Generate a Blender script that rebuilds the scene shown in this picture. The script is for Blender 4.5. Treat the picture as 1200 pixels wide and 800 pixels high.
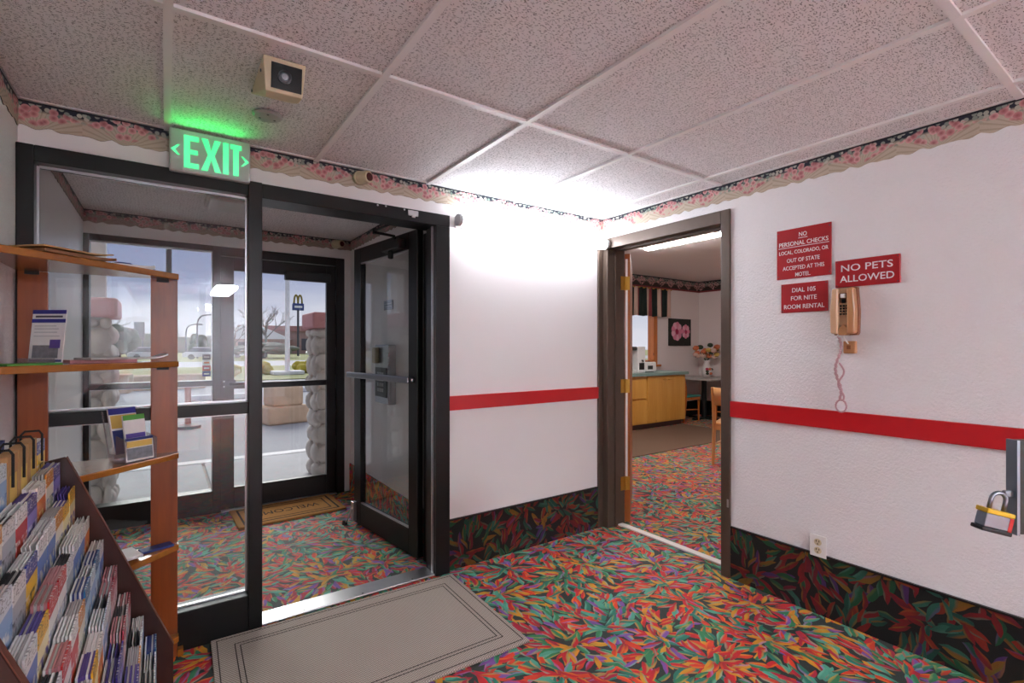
import bpy, bmesh, math, random
from mathutils import Vector, Matrix
PI = math.pi
random.seed(7)
for o in list(bpy.data.objects): bpy.data.objects.remove(o, do_unlink=True)
scene = bpy.context.scene
C = scene.collection

# ------------------------------------------------------------------ camera
cam_d = bpy.data.cameras.new('camera'); cam = bpy.data.objects.new('camera', cam_d); C.objects.link(cam)
cam.location = (0, 0, 1.305); cam.rotation_euler = (PI/2, 0, math.radians(-35.0))
cam_d.sensor_width = 36; cam_d.lens = 17.4; cam_d.shift_y = 7/1200; cam_d.clip_start = 0.02; cam_d.clip_end = 2000
scene.camera = cam
# ------------------------------------------------------------------ view
scene.view_settings.view_transform = 'Standard'; scene.view_settings.look = 'None'
scene.view_settings.gamma = 1.0; scene.view_settings.exposure = 1.55
scene.view_settings.use_curve_mapping = False
SUN_STRENGTH = 1.15
TUBE = 9.0
CEILING_LIGHT = 54.0
BREAK = 52.0

# ------------------------------------------------------------------ node helpers
def hx(s):
    s = s.lstrip('#'); r = []
    for i in (0, 2, 4):
        c = int(s[i:i+2], 16)/255
        r.append(c/12.92 if c <= 0.04045 else ((c+0.055)/1.055)**2.4)
    return (r[0], r[1], r[2], 1.0)

class NT:
    def __init__(s, tree): s.t = tree; s.n = tree.nodes; s.l = tree.links; s.n.clear()
    def node(s, typ, **kw):
        nd = s.n.new(typ)
        for k, v in kw.items(): setattr(nd, k, v)
        return nd
    def inp(s, nd, name, v):
        sock = nd.inputs[name] if not isinstance(name, int) else nd.inputs[name]
        if hasattr(v, 'links'): s.l.new(v, sock)
        elif v is not None: sock.default_value = v
    def math(s, op, a, b=None, c=None, clamp=False):
        nd = s.node('ShaderNodeMath', operation=op, use_clamp=clamp)
        s.inp(nd, 0, a)
        if b is not None: s.inp(nd, 1, b)
        if c is not None: s.inp(nd, 2, c)
        return nd.outputs[0]
    def vmath(s, op, a, b=None):
        nd = s.node('ShaderNodeVectorMath', operation=op); s.inp(nd, 0, a)
        if b is not None: s.inp(nd, 1, b)
        return nd.outputs['Value'] if op in ('LENGTH', 'DISTANCE', 'DOT_PRODUCT') else nd.outputs[0]
    def sep(s, v):
        nd = s.node('ShaderNodeSeparateXYZ'); s.inp(nd, 0, v); return nd.outputs
    def comb(s, x=0., y=0., z=0.):
        nd = s.node('ShaderNodeCombineXYZ'); s.inp(nd, 0, x); s.inp(nd, 1, y); s.inp(nd, 2, z); return nd.outputs[0]
    def noise(s, v, scale=5., detail=2., rough=.5, dim='3D', dist=0.):
        nd = s.node('ShaderNodeTexNoise', noise_dimensions=dim)
        s.inp(nd, 'Vector', v); s.inp(nd, 'Scale', scale); s.inp(nd, 'Detail', detail); s.inp(nd, 'Roughness', rough); s.inp(nd, 'Distortion', dist)
        return nd.outputs
    def voro(s, v, scale=5., dim='2D', feature='F1', rand=1.):
        nd = s.node('ShaderNodeTexVoronoi', voronoi_dimensions=dim, feature=feature)
        s.inp(nd, 'Vector', v); s.inp(nd, 'Scale', scale); s.inp(nd, 'Randomness', rand)
        return nd.outputs
    def mix(s, f, a, b, blend='MIX'):
        nd = s.node('ShaderNodeMix', data_type='RGBA', blend_type=blend)
        s.inp(nd, 0, f); s.inp(nd, 6, a); s.inp(nd, 7, b); return nd.outputs[2]
    def ramp(s, f, stops, interp='LINEAR'):
        nd = s.node('ShaderNodeValToRGB'); cr = nd.color_ramp; cr.interpolation = interp
        while len(cr.elements) < len(stops): cr.elements.new(.5)
        for e, (p, c) in zip(cr.elements, stops): e.position = p; e.color = c
        s.inp(nd, 0, f); return nd.outputs[0]
    def step(s, x, lo, hi):
        nd = s.node('ShaderNodeMapRange', clamp=True); s.inp(nd, 0, x); s.inp(nd, 1, lo); s.inp(nd, 2, hi); return nd.outputs[0]
    def bump(s, h, strength=.3, dist=.01):
        nd = s.node('ShaderNodeBump'); s.inp(nd, 'Height', h); s.inp(nd, 'Strength', strength); s.inp(nd, 'Distance', dist); return nd.outputs[0]
    def pbr(s, color, rough=.6, metal=0., normal=None, sheen=0., coat=0., spec=.5, emis=None, emstr=0.):
        b = s.node('ShaderNodeBsdfPrincipled'); o = s.node('ShaderNodeOutputMaterial')
        s.inp(b, 'Base Color', color); s.inp(b, 'Roughness', rough); s.inp(b, 'Metallic', metal)
        s.inp(b, 'Specular IOR Level', spec); s.inp(b, 'Sheen Weight', sheen); s.inp(b, 'Coat Weight', coat); s.inp(b, 'Coat Roughness', .15)
        if normal is not None: s.inp(b, 'Normal', normal)
        if emis is not None: s.inp(b, 'Emission Color', emis); s.inp(b, 'Emission Strength', emstr)
        s.l.new(b.outputs[0], o.inputs[0]); return b
    def uv(s): return s.node('ShaderNodeUVMap').outputs[0]
    def obj(s): return s.node('ShaderNodeTexCoord').outputs['Object']
    def gen(s): return s.node('ShaderNodeTexCoord').outputs['Generated']

M = {}
def new(name):
    m = bpy.data.materials.new(name); m.use_nodes = True; M[name] = m; return NT(m.node_tree)
def plain(name, col, rough=.6, metal=0., var=.08, scale=30., bump=0., coat=0., spec=.5, sheen=0.):
    t = new(name); c = hx(col); v = t.obj()
    n = t.noise(v, scale, 3)[0]
    lo = tuple(x*(1-var) for x in c[:3]) + (1,); hi = tuple(min(1, x*(1+var)) for x in c[:3]) + (1,)
    t.pbr(t.mix(n, lo, hi), rough, metal, t.bump(n, bump, .004) if bump else None, sheen, coat, spec)
def emit(name, col, strength, body='#ffffff'):
    t = new(name); n = t.noise(t.obj(), 8., 1)[0]
    t.pbr(hx(body), .5, emis=t.mix(t.math('MULTIPLY', n, .06), hx(col), (1, 1, 1, 1)), emstr=strength)
def wood(name, a, b, axis='z', scale=9., rough=.4, coat=.2):
    t = new(name); v = t.obj()
    sc = {'x': (.12, 1, 1), 'y': (1, .12, 1), 'z': (1, 1, .12)}[axis]
    p = t.vmath('MULTIPLY', v, sc)
    n = t.noise(p, scale, 4, .6, dist=.6)[0]; g = t.noise(p, scale*9, 2, .5)[0]
    f = t.math('ADD', t.math('MULTIPLY', n, .8), t.math('MULTIPLY', g, .25))
    knots = t.step(t.voro(t.vmath('MULTIPLY', v, (1, 1, .5)), 6., '3D')[0], .05, .12)
    c = t.ramp(f, [(.3, hx(a)), (.7, hx(b))])
    c = t.mix(t.math('SUBTRACT', 1., knots), c, tuple(x*.45 for x in hx(a)[:3])+(1,))
    t.pbr(c, rough, 0, t.bump(g, .08, .002), 0, coat)

# ------------------------------------------------------------------ world: pale overcast sky with blue-grey cloud
w = bpy.data.worlds.new('overcast_sky'); scene.world = w; w.use_nodes = True
t = NT(w.node_tree)
d = t.node('ShaderNodeTexCoord').outputs['Generated']
sx, sy, sz = t.sep(d)
el = t.math('MAXIMUM', sz, 0.0)
cl = t.noise(t.vmath('MULTIPLY', d, (1., 1., 5.)), 3.2, 5, .55)[0]
e2 = t.math('ADD', el, t.math('MULTIPLY', t.math('SUBTRACT', cl, .5), .16))
skyc = t.ramp(e2, [(0., hx('#e4e2ee')), (.06, hx('#d3d4e4')), (.14, hx('#9ca4c8')), (.26, hx('#8e97c0')), (.6, hx('#b4b9d0')), (1., hx('#c4c8da'))])
bg = t.node('ShaderNodeBackground'); t.inp(bg, 0, skyc); t.inp(bg, 1, 0.37)
wo = t.node('ShaderNodeOutputWorld'); t.l.new(bg.outputs[0], wo.inputs[0])
# soft sun through thin cloud
sd = bpy.data.lights.new('sun_offscreen', 'SUN'); sd.energy = SUN_STRENGTH; sd.angle = math.radians(40); sd.color = (1, .97, .93)
so = bpy.data.objects.new('sun_offscreen', sd); C.objects.link(so); so.rotation_euler = (math.radians(-58), math.radians(10), 0)

# ------------------------------------------------------------------ materials
t = new('wall_paint'); v = t.obj(); n = t.noise(v, 95., 3, .55)[0]; n2 = t.noise(v, 1.3, 2)[0]
t.pbr(t.mix(n2, hx('#eeebec'), hx('#f4f2f3')), .55, 0, t.bump(n, .5, .010), 0, 0, .4)
t = new('wall_smooth'); v = t.obj(); n = t.noise(v, 160., 2)[0]; n2 = t.noise(v, 1.1, 2)[0]
t.pbr(t.mix(n2, hx('#edeaea'), hx('#f3f1f0')), .35, 0, t.bump(n, .06, .003), 0, 0, .5)
t = new('wall_warm'); v = t.obj(); n = t.noise(v, 95., 3)[0]
t.pbr(t.mix(n, hx('#e9dedb'), hx('#f0e6e2')), .6, 0, t.bump(n, .15, .004))

def carpet(name, bright, sat, ground, keep):
    # overlapping leaf strokes fanning out of cluster centres on a dark ground
    t = new(name); uv = t.uv()
    wv = t.noise(uv, 11., 2, .5)[1]
    p0 = t.vmath('ADD', uv, t.vmath('MULTIPLY', t.vmath('SUBTRACT', wv, (.5, .5, .5)), (.035, .035, 0)))
    main = [(0., '#c8202c'), (.21, '#1f7a66'), (.34, '#d8401e'), (.45, '#4fa48c'), (.58, '#b01c3a'), (.69, '#7d52a4'), (.77, '#2f8456'), (.88, '#cf9630')]
    edge = [(0., '#ec8a34'), (.24, '#79c0a8'), (.42, '#e0a83c'), (.54, '#d83a3a'), (.68, '#9fb060'), (.82, '#a47cc4'), (.92, '#5aa88c')]
    c = hx(ground)
    for k in range(7):
        S = (9.4, 10.6, 8.8, 11.6, 10., 11.2, 12.6)[k]
        off = (k*1.37+.31, k*.73+.57, 0)
        p = t.vmath('ADD', p0, off)
        lv = t.voro(p, S, '2D')
        pos = lv['Position']; r1, r2, r3 = t.sep(lv['Color'])
        bg = t.voro(t.vmath('SUBTRACT', pos, off), 3.1, '2D')
        ddx, ddy, _ = t.sep(t.vmath('SUBTRACT', t.vmath('SUBTRACT', pos, off), bg['Position']))
        ang = t.math('ADD', t.math('ARCTAN2', ddy, ddx), t.math('MULTIPLY', t.math('SUBTRACT', r1, .5), 1.3))
        lx, ly, _ = t.sep(t.vmath('SUBTRACT', p, pos))
        ca = t.math('COSINE', ang); sa = t.math('SINE', ang)
        x = t.math('ADD', t.math('MULTIPLY', lx, ca), t.math('MULTIPLY', ly, sa)); y = t.math('SUBTRACT', t.math('MULTIPLY', ly, ca), t.math('MULTIPLY', lx, sa))
        y = t.math('ADD', y, t.math('MULTIPLY', t.math('MULTIPLY', x, x), t.math('MULTIPLY', t.math('SUBTRACT', r2, .5), 7.)))
        xa = t.math('DIVIDE', x, .62/S)
        wd = t.math('MULTIPLY', t.math('SUBTRACT', 1., t.math('MULTIPLY', xa, xa)), .16/S)
        m = t.math('MULTIPLY', t.step(t.math('SUBTRACT', wd, t.math('ABSOLUTE', y)), 0., .002), t.math('LESS_THAN', r2, keep))
        br = t.sep(bg['Color'])[0]
        pick = t.math('FRACT', t.math('ADD', t.math('MULTIPLY', r3, .62), t.math('MULTIPLY', br, .95)))
        lc = t.ramp(pick, [(a, hx(b)) for a, b in main], 'CONSTANT')
        ec = t.ramp(r1, [(a, hx(b)) for a, b in edge], 'CONSTANT')
        lc = t.mix(t.math('MULTIPLY', t.step(t.math('DIVIDE', y, .16/S), .1, .6), .6), lc, ec)
        lc = t.mix(t.math('MULTIPLY', t.step(xa, -.1, -1.), .45), lc, hx('#1c2626'))
        c = t.mix(m, c, lc)
    fine = t.noise(uv, 420., 2)[0]
    c = t.mix(.3, c, t.mix(fine, hx('#202020'), hx('#f0e8e0')), 'OVERLAY')
    hs = t.node('ShaderNodeHueSaturation'); t.inp(hs, 'Saturation', sat); t.inp(hs, 'Value', bright); t.inp(hs, 'Color', c)
    t.pbr(hs.outputs[0], .7, 0, t.bump(fine, .3, .004), .12, 0, .35)
carpet('carpet', 1.12, 1.05, '#1c2a26', 2.)
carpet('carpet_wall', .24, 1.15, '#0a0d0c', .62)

t = new('ceiling_tile'); uv = t.uv()
wv = t.noise(uv, 26., 2)[1]
p = t.vmath('ADD', uv, t.vmath('MULTIPLY', t.vmath('SUBTRACT', wv, (.5, .5, .5)), (.03, .03, 0)))
va = t.voro(t.vmath('MULTIPLY', p, (1., 3.4, 0)), 56., '2D'); vb = t.voro(t.vmath('MULTIPLY', p, (2.2, 1., 0)), 95., '2D')
fa = t.math('MULTIPLY', t.step(va['Distance'], .24, .17), t.math('GREATER_THAN', t.sep(va['Color'])[0], .38))
fb = t.math('MULTIPLY', t.step(vb['Distance'], .22, .16), t.math('GREATER_THAN', t.sep(vb['Color'])[1], .62))
f = t.math('MAXIMUM', fa, fb)
base = t.mix(t.noise(uv, 60., 3)[0], hx('#eeebed'), hx('#f6f4f6'))
t.pbr(t.mix(t.math('MULTIPLY', f, .78), base, hx('#39363a')), .85, 0, t.bump(t.math('SUBTRACT', 1., f), .5, .003), 0, 0, .2)
plain('tee_white', '#f4f2f2', .4, 0, .03)

def border(name, z0, hgt, bg, flower, dark, leaf):
    t = new(name); uv = t.uv(); u, z, _ = t.sep(uv)
    tz = t.math('DIVIDE', t.math('SUBTRACT', z, z0), hgt)
    P = .27
    ph = t.math('FRACT', t.math('DIVIDE', u, P))
    cen = t.math('ABSOLUTE', t.math('SUBTRACT', ph, .5))
    # fan ribs
    ua = t.math('MULTIPLY', t.math('SUBTRACT', ph, .5), P)
    ang = t.math('ARCTAN2', ua, t.math('ADD', t.math('MULTIPLY', tz, hgt), .012))
    rib = t.step(t.math('SINE', t.math('MULTIPLY', ang, 34.)), .2, .8)
    c = t.mix(t.math('MULTIPLY', rib, .3), hx(bg), hx('#7a6c5a'))
    c = t.mix(t.step(tz, .62, .74), c, hx(dark))
    fl = t.voro(uv, 34., '2D'); lf = t.voro(t.vmath('ADD', uv, (3.3, 1.7, 0)), 46., '2D')
    lm = t.math('MULTIPLY', t.step(lf['Distance'], .42, .34), t.step(tz, .45, .55))
    lm = t.math('MULTIPLY', lm, t.step(tz, .93, .90))
    c = t.mix(lm, c, t.mix(t.sep(lf['Color'])[0], hx(leaf), hx('#c6c2b4')))
    fm = t.math('MULTIPLY', t.step(fl['Distance'], .50, .43), t.step(t.math('ADD', cen, t.math('ABSOLUTE', t.math('SUBTRACT', tz, .58))), .52, .44))
    pet = t.mix(t.step(fl['Distance'], .0, .42), hx('#a45e62'), t.mix(t.sep(fl['Color'])[1], hx(flower), hx('#e9b4b2')))
    c = t.mix(fm, c, pet)
    c = t.mix(t.step(tz, .93, .95), c, hx('#20242c'))
    edge = t.step(t.noise(uv, 300., 2)[0], .3, .7)
    c = t.mix(t.math('MULTIPLY', edge, .1), c, hx('#403830'))
    t.pbr(c, .6, 0, None, 0, 0, .3)
border('border_lobby', 2.138, .1, '#c9bba8', '#c98a8c', '#262c3a', '#6b8278')
border('border_vestibule', 2.180, .095, '#a8998c', '#b08482', '#3c3e48', '#6e7c74')
border('border_breakfast', 2.39, .19, '#2a1d1e', '#a98a84', '#1d2420', '#8c8f86')

plain('black_alu', '#0a0a0b', .38, 0, .15, 30, 0, 0, .4)
plain('black_matte', '#0c0c0d', .5)
plain('dark_frame', '#120d0f', .38, 0, .15, 30, 0, 0, .4)
plain('silver', '#c9c9cc', .3, .9)
plain('grey_metal', '#8d8d92', .3, .9)
plain('red_rail', '#c4121c', .35, 0, .06, 20, 0, .3)
plain('brown_metal', '#5a4b41', .38, .25, .1)
plain('white_strip', '#ece4de', .45)
plain('brass', '#c79a45', .28, .9)
wood('door_wood', '#8a4512', '#b5641c', 'z', 7.)
wood('shelf_wood', '#74320a', '#a24e12', 'z', 7., .35, .3)
wood('shelf_board', '#8a4a12', '#b87428', 'x', 8., .22, .5)
wood('walnut', '#1c0a06', '#43190e', 'z', 8., .35, .3)
wood('walnut_edge', '#5a2c1e', '#7a4230', 'z', 8., .4, .2)
wood('maple', '#cf8f36', '#e3aa52', 'z', 4., .35, .25)
wood('chair_wood', '#b35a1e', '#d47c34', 'z', 6., .3, .4)
wood('chair_pale', '#d28a48', '#e9ad70', 'z', 6., .3, .4)
plain('beige_plastic', '#d6c8a6', .45)
plain('cream_plastic', '#cdbd9c', .45)
plain('tan_phone', '#c08a5c', .35, 0, .08, 12, 0, .2)
plain('tan_light', '#d8b08a', .35, 0, .05, 12, 0, .2)
plain('brown_phone', '#8a5230', .35)
plain('pink_cord', '#c9a0a4', .4)
plain('white_plastic', '#eceae6', .4)
plain('grey_plastic', '#b9b9ba', .45)
plain('diffuser_off', '#d9dbdd', .35)
plain('lens_black', '#060608', .15)
plain('ring_grey', '#55585e', .3, .5)
plain('maroon_lens', '#4a1518', .2)
plain('sign_red', '#ae1620', .4, 0, .1, 14)
plain('sign_white', '#f2eef0', .5)
plain('teal', '#3f8f84', .5)
plain('teal_counter', '#7f9a92', .3, 0, .1)
plain('table_grey', '#b9b4ae', .35)
plain('brown_mat', '#6e5442', .95, 0, .2, 200, .3)
plain('yellow_rubber', '#e0b41e', .4)
plain('lock_red', '#c4241e', .4)
plain('steel', '#8e949e', .35, .95)
plain('post_dark', '#3a3a36', .4, .4)
plain('paper_white', '#e9e6e4', .7)
plain('paper_grey', '#bdb8b6', .7)
plain('paper_green', '#4f9a3c', .6)
plain('paper_brown', '#8a5a34', .6)
plain('paper_blue', '#2e3a78', .6)
plain('paper_purple', '#5c4a9c', .6)
plain('paper_pink', '#c9868a', .6)
plain('paper_dark', '#2c2830', .6)
plain('paper_tan', '#b98f5e', .7)
plain('print_navy', '#2c2a8a', .6)
plain('print_grey', '#a4a4a8', .6)
plain('print_photo', '#7f8288', .6, 0, .6, 60)

def cover(name, top, mid, low, pic, seed):
    t = new(name); v = t.obj(); x, y, z = t.sep(v)
    zz = t.math('ADD', z, .1)      # leaflet mesh runs -0.1 .. 0.1
    c = t.mix(t.math('GREATER_THAN', zz, .165), hx(mid), hx(top))
    nz = t.noise(t.vmath('ADD', v, (seed, 0, 0)), 42., 3)[0]
    picm = t.math('MULTIPLY', t.math('GREATER_THAN', zz, .075), t.math('LESS_THAN', zz, .135))
    c = t.mix(picm, c, t.ramp(nz, [(.35, hx(pic)), (.5, hx(mid)), (.65, hx(low))]))
    c = t.mix(t.math('LESS_THAN', zz, .07), c, hx(low))
    ln = t.math('MULTIPLY', t.math('GREATER_THAN', t.sep(t.noise(t.vmath('MULTIPLY', v, (1, 90., 260.)), 1., 1)[1])[1], .56), t.math('GREATER_THAN', zz, .172))
    c = t.mix(t.math('MULTIPLY', ln, .55), c, hx('#f4f2ee') if sum(hx(top)[:3]) < 1.2 else hx('#34303a'))
    t.pbr(c, .35, 0, None, 0, .15)
COVERS = [('#2c3f9c', '#f0c21e', '#e9e6e2', '#2a2a30'), ('#f0eeec', '#c8202a', '#efedea', '#e46a2a'), ('#d98a2a', '#e9dfcf', '#3a5a9c', '#2c6a3c'),
          ('#e9e7e6', '#5a7ec4', '#e8e3c0', '#2e3a78'), ('#c62a30', '#f1efec', '#3f6fbc', '#203860'), ('#3c2c8c', '#8c80c8', '#e7e4ee', '#3a2a6a'),
          ('#dfe6ee', '#8fb4dc', '#4a7ac0', '#f0f0f0'), ('#efe9e2', '#e07a2a', '#c8342a', '#f0d890'), ('#b03a4a', '#e3b8bc', '#efe6e4', '#703040'),
          ('#f0b82a', '#f4e7b4', '#5a3f9c', '#c84a20'), ('#e6e6e6', '#b0b4bc', '#5c6068', '#2c2c34'), ('#2e6e9c', '#a9cbe0', '#e9eef0', '#1e4a70')]
for i, (a, b, c_, p_) in enumerate(COVERS): cover('cover%d' % i, a, b, c_, p_, i*3.7)

def schlick(t, f0):
    lw = t.node('ShaderNodeLayerWeight'); t.inp(lw, 'Blend', .5)
    return t.math('ADD', f0, t.math('MULTIPLY', t.math('POWER', lw.outputs['Facing'], 5.), 1-f0))
t = new('glass')
gl = t.node('ShaderNodeBsdfGlossy'); t.inp(gl, 'Roughness', .01); t.inp(gl, 'Color', (.95, .97, 1, 1))
tr = t.node('ShaderNodeBsdfTransparent'); t.inp(tr, 'Color', (.95, .965, .96, 1))
nz = t.noise(t.obj(), 4., 2)[0]
mx = t.node('ShaderNodeMixShader'); t.inp(mx, 0, t.math('ADD', schlick(t, .03), t.math('MULTIPLY', nz, .015), clamp=True)); t.l.new(tr.outputs[0], mx.inputs[1]); t.l.new(gl.outputs[0], mx.inputs[2])
o_ = t.node('ShaderNodeOutputMaterial'); t.l.new(mx.outputs[0], o_.inputs[0])
t = new('acrylic')
gl = t.node('ShaderNodeBsdfGlossy'); t.inp(gl, 'Roughness', .05)
tr = t.node('ShaderNodeBsdfTransparent'); t.inp(tr, 'Color', (.86, .85, .86, 1))
nz = t.noise(t.obj(), 20., 2)[0]
df = t.node('ShaderNodeBsdfDiffuse'); t.inp(df, 'Color', hx('#cfc4c8'))
m0 = t.node('ShaderNodeMixShader'); t.inp(m0, 0, t.math('ADD', .18, t.math('MULTIPLY', nz, .1))); t.l.new(tr.outputs[0], m0.inputs[1]); t.l.new(df.outputs[0], m0.inputs[2])
mx = t.node('ShaderNodeMixShader'); t.inp(mx, 0, schlick(t, .05)); t.l.new(m0.outputs[0], mx.inputs[1]); t.l.new(gl.outputs[0], mx.inputs[2])
o_ = t.node('ShaderNodeOutputMaterial'); t.l.new(mx.outputs[0], o_.inputs[0])

emit('tube_light', '#f0f6ff', TUBE)
emit('ceiling_light', '#eef4ff', CEILING_LIGHT)
emit('break_light', '#f6f4f6', BREAK)
t = new('exit_green'); n = t.noise(t.obj(), 9., 1)[0]
t.pbr(hx('#2ad07a'), .4, emis=t.mix(n, hx('#22e878'), hx('#7cf5b4')), emstr=.41)

# mats
t = new('ribbed_mat'); uv = t.uv(); u, v_, _ = t.sep(uv)
wv = t.math('SINE', t.math('MULTIPLY', t.math('ADD', u, t.math('MULTIPLY', v_, .6)), 620.)); wv2 = t.math('SINE', t.math('MULTIPLY', t.math('SUBTRACT', v_, t.math('MULTIPLY', u, .6)), 620.))
f = t.step(t.math('ADD', wv, wv2), -.6, .9)
t.pbr(t.mix(f, hx('#8c7f75'), hx('#cbbfb3')), .9, 0, t.bump(f, .5, .003), .1, 0, .2)
plain('mat_groove', '#3a322e', .95)
t = new('coir'); n = t.noise(t.obj(), 380., 3)[0]
t.pbr(t.mix(n, hx('#a8713c'), hx('#d9a566')), .95, 0, t.bump(n, .8, .006), 0, 0, .1)
plain('coir_black', '#241a14', .95)
# exterior
t = new('concrete'); v = t.obj(); n = t.noise(v, 2.2, 5, .6)[0]; n2 = t.noise(v, 60., 3)[0]
t.pbr(t.mix(n, hx('#a9a8ab'), hx('#c6c5c6')), .85, 0, t.bump(n2, .2, .004))
t = new('asphalt'); v = t.obj(); n = t.noise(v, .35, 5, .6)[0]; n2 = t.noise(v, 80., 3)[0]
t.pbr(t.mix(n, hx('#97979b'), hx('#b2b1b4')), .9, 0, t.bump(n2, .3, .01))
plain('kerb_white', '#e4e2e2', .7)
t = new('grass'); v = t.obj(); n = t.noise(v, .5, 5, .65)[0]
t.pbr(t.mix(n, hx('#7c8a58'), hx('#b3ab74')), .95)
plain('sandstone', '#c9ae94', .9, 0, .2, 5, .5)
t = new('river_stone'); v = t.obj(); oi = t.node('ShaderNodeObjectInfo').outputs['Random']; n = t.noise(v, 7., 4)[0]
t.pbr(t.mix(n, t.mix(oi, hx('#8d837c'), hx('#cfc6bf')), hx('#e2dbd4')), .75, 0, t.bump(n, .3, .01))
plain('mortar', '#b9b1ac', .95, 0, .15, 30, .4)
plain('post_brown', '#5b4642', .6); plain('pink_block', '#c98e92', .8)
plain('shrub_yellow', '#b8a63c', .9, 0, .35, 3); plain('leaf_dark', '#4c5a48', .9, 0, .3, 1.2); plain('leaf_grey', '#7f8070', .9, 0, .3, 1.2)
plain('bark', '#6c6462', .9, 0, .2, 3)
t = new('brick_far'); v = t.obj(); bt = t.node('ShaderNodeTexBrick'); t.inp(bt, 'Vector', t.vmath('MULTIPLY', t.uv(), (1, 1, 1))); t.inp(bt, 'Scale', 3.); t.inp(bt, 'Color1', hx('#b08c84')); t.inp(bt, 'Color2', hx('#bd9a90')); t.inp(bt, 'Mortar', hx('#b3a49c'))
t.pbr(bt.outputs[0], .9)
plain('roof_white', '#e6e6ea', .6); plain('roof_red', '#b07e78', .7); plain('window_dark', '#5c5860', .2)
plain('car_white', '#e9e9ec', .25, 0, .03, 5, 0, .5); plain('car_glass', '#4c525a', .1); plain('tyre', '#26262a', .8)
plain('sign_blue', '#3a4a86', .5); plain('arch_yellow', '#8f7c34', .5); plain('pylon_grey', '#6c6c74', .6)
plain('lamp_grey', '#55555c', .5, .3); plain('pole_white', '#dfdde0', .5); plain('red_post', '#a86a62', .6); plain('facade', '#cfc6bf', .8)
plain('curtain_dark', '#16241e', .8); plain('curtain_cream', '#d8b8a8', .8); plain('curtain_red', '#8a3a3c', .8)
plain('flower_pink', '#e58aa6', .6, 0, .2, 20); plain('flower_light', '#f2b4c6', .6, 0, .2, 20); plain('flower_rose', '#c2305c', .6); plain('canvas_dark', '#23261f', .7, 0, .6, 25)
plain('fl_yellow', '#d8b45c', .7); plain('fl_orange', '#d87a50', .7); plain('fl_green', '#3c4a34', .7); plain('vase_white', '#e6e0dc', .3)

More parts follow.
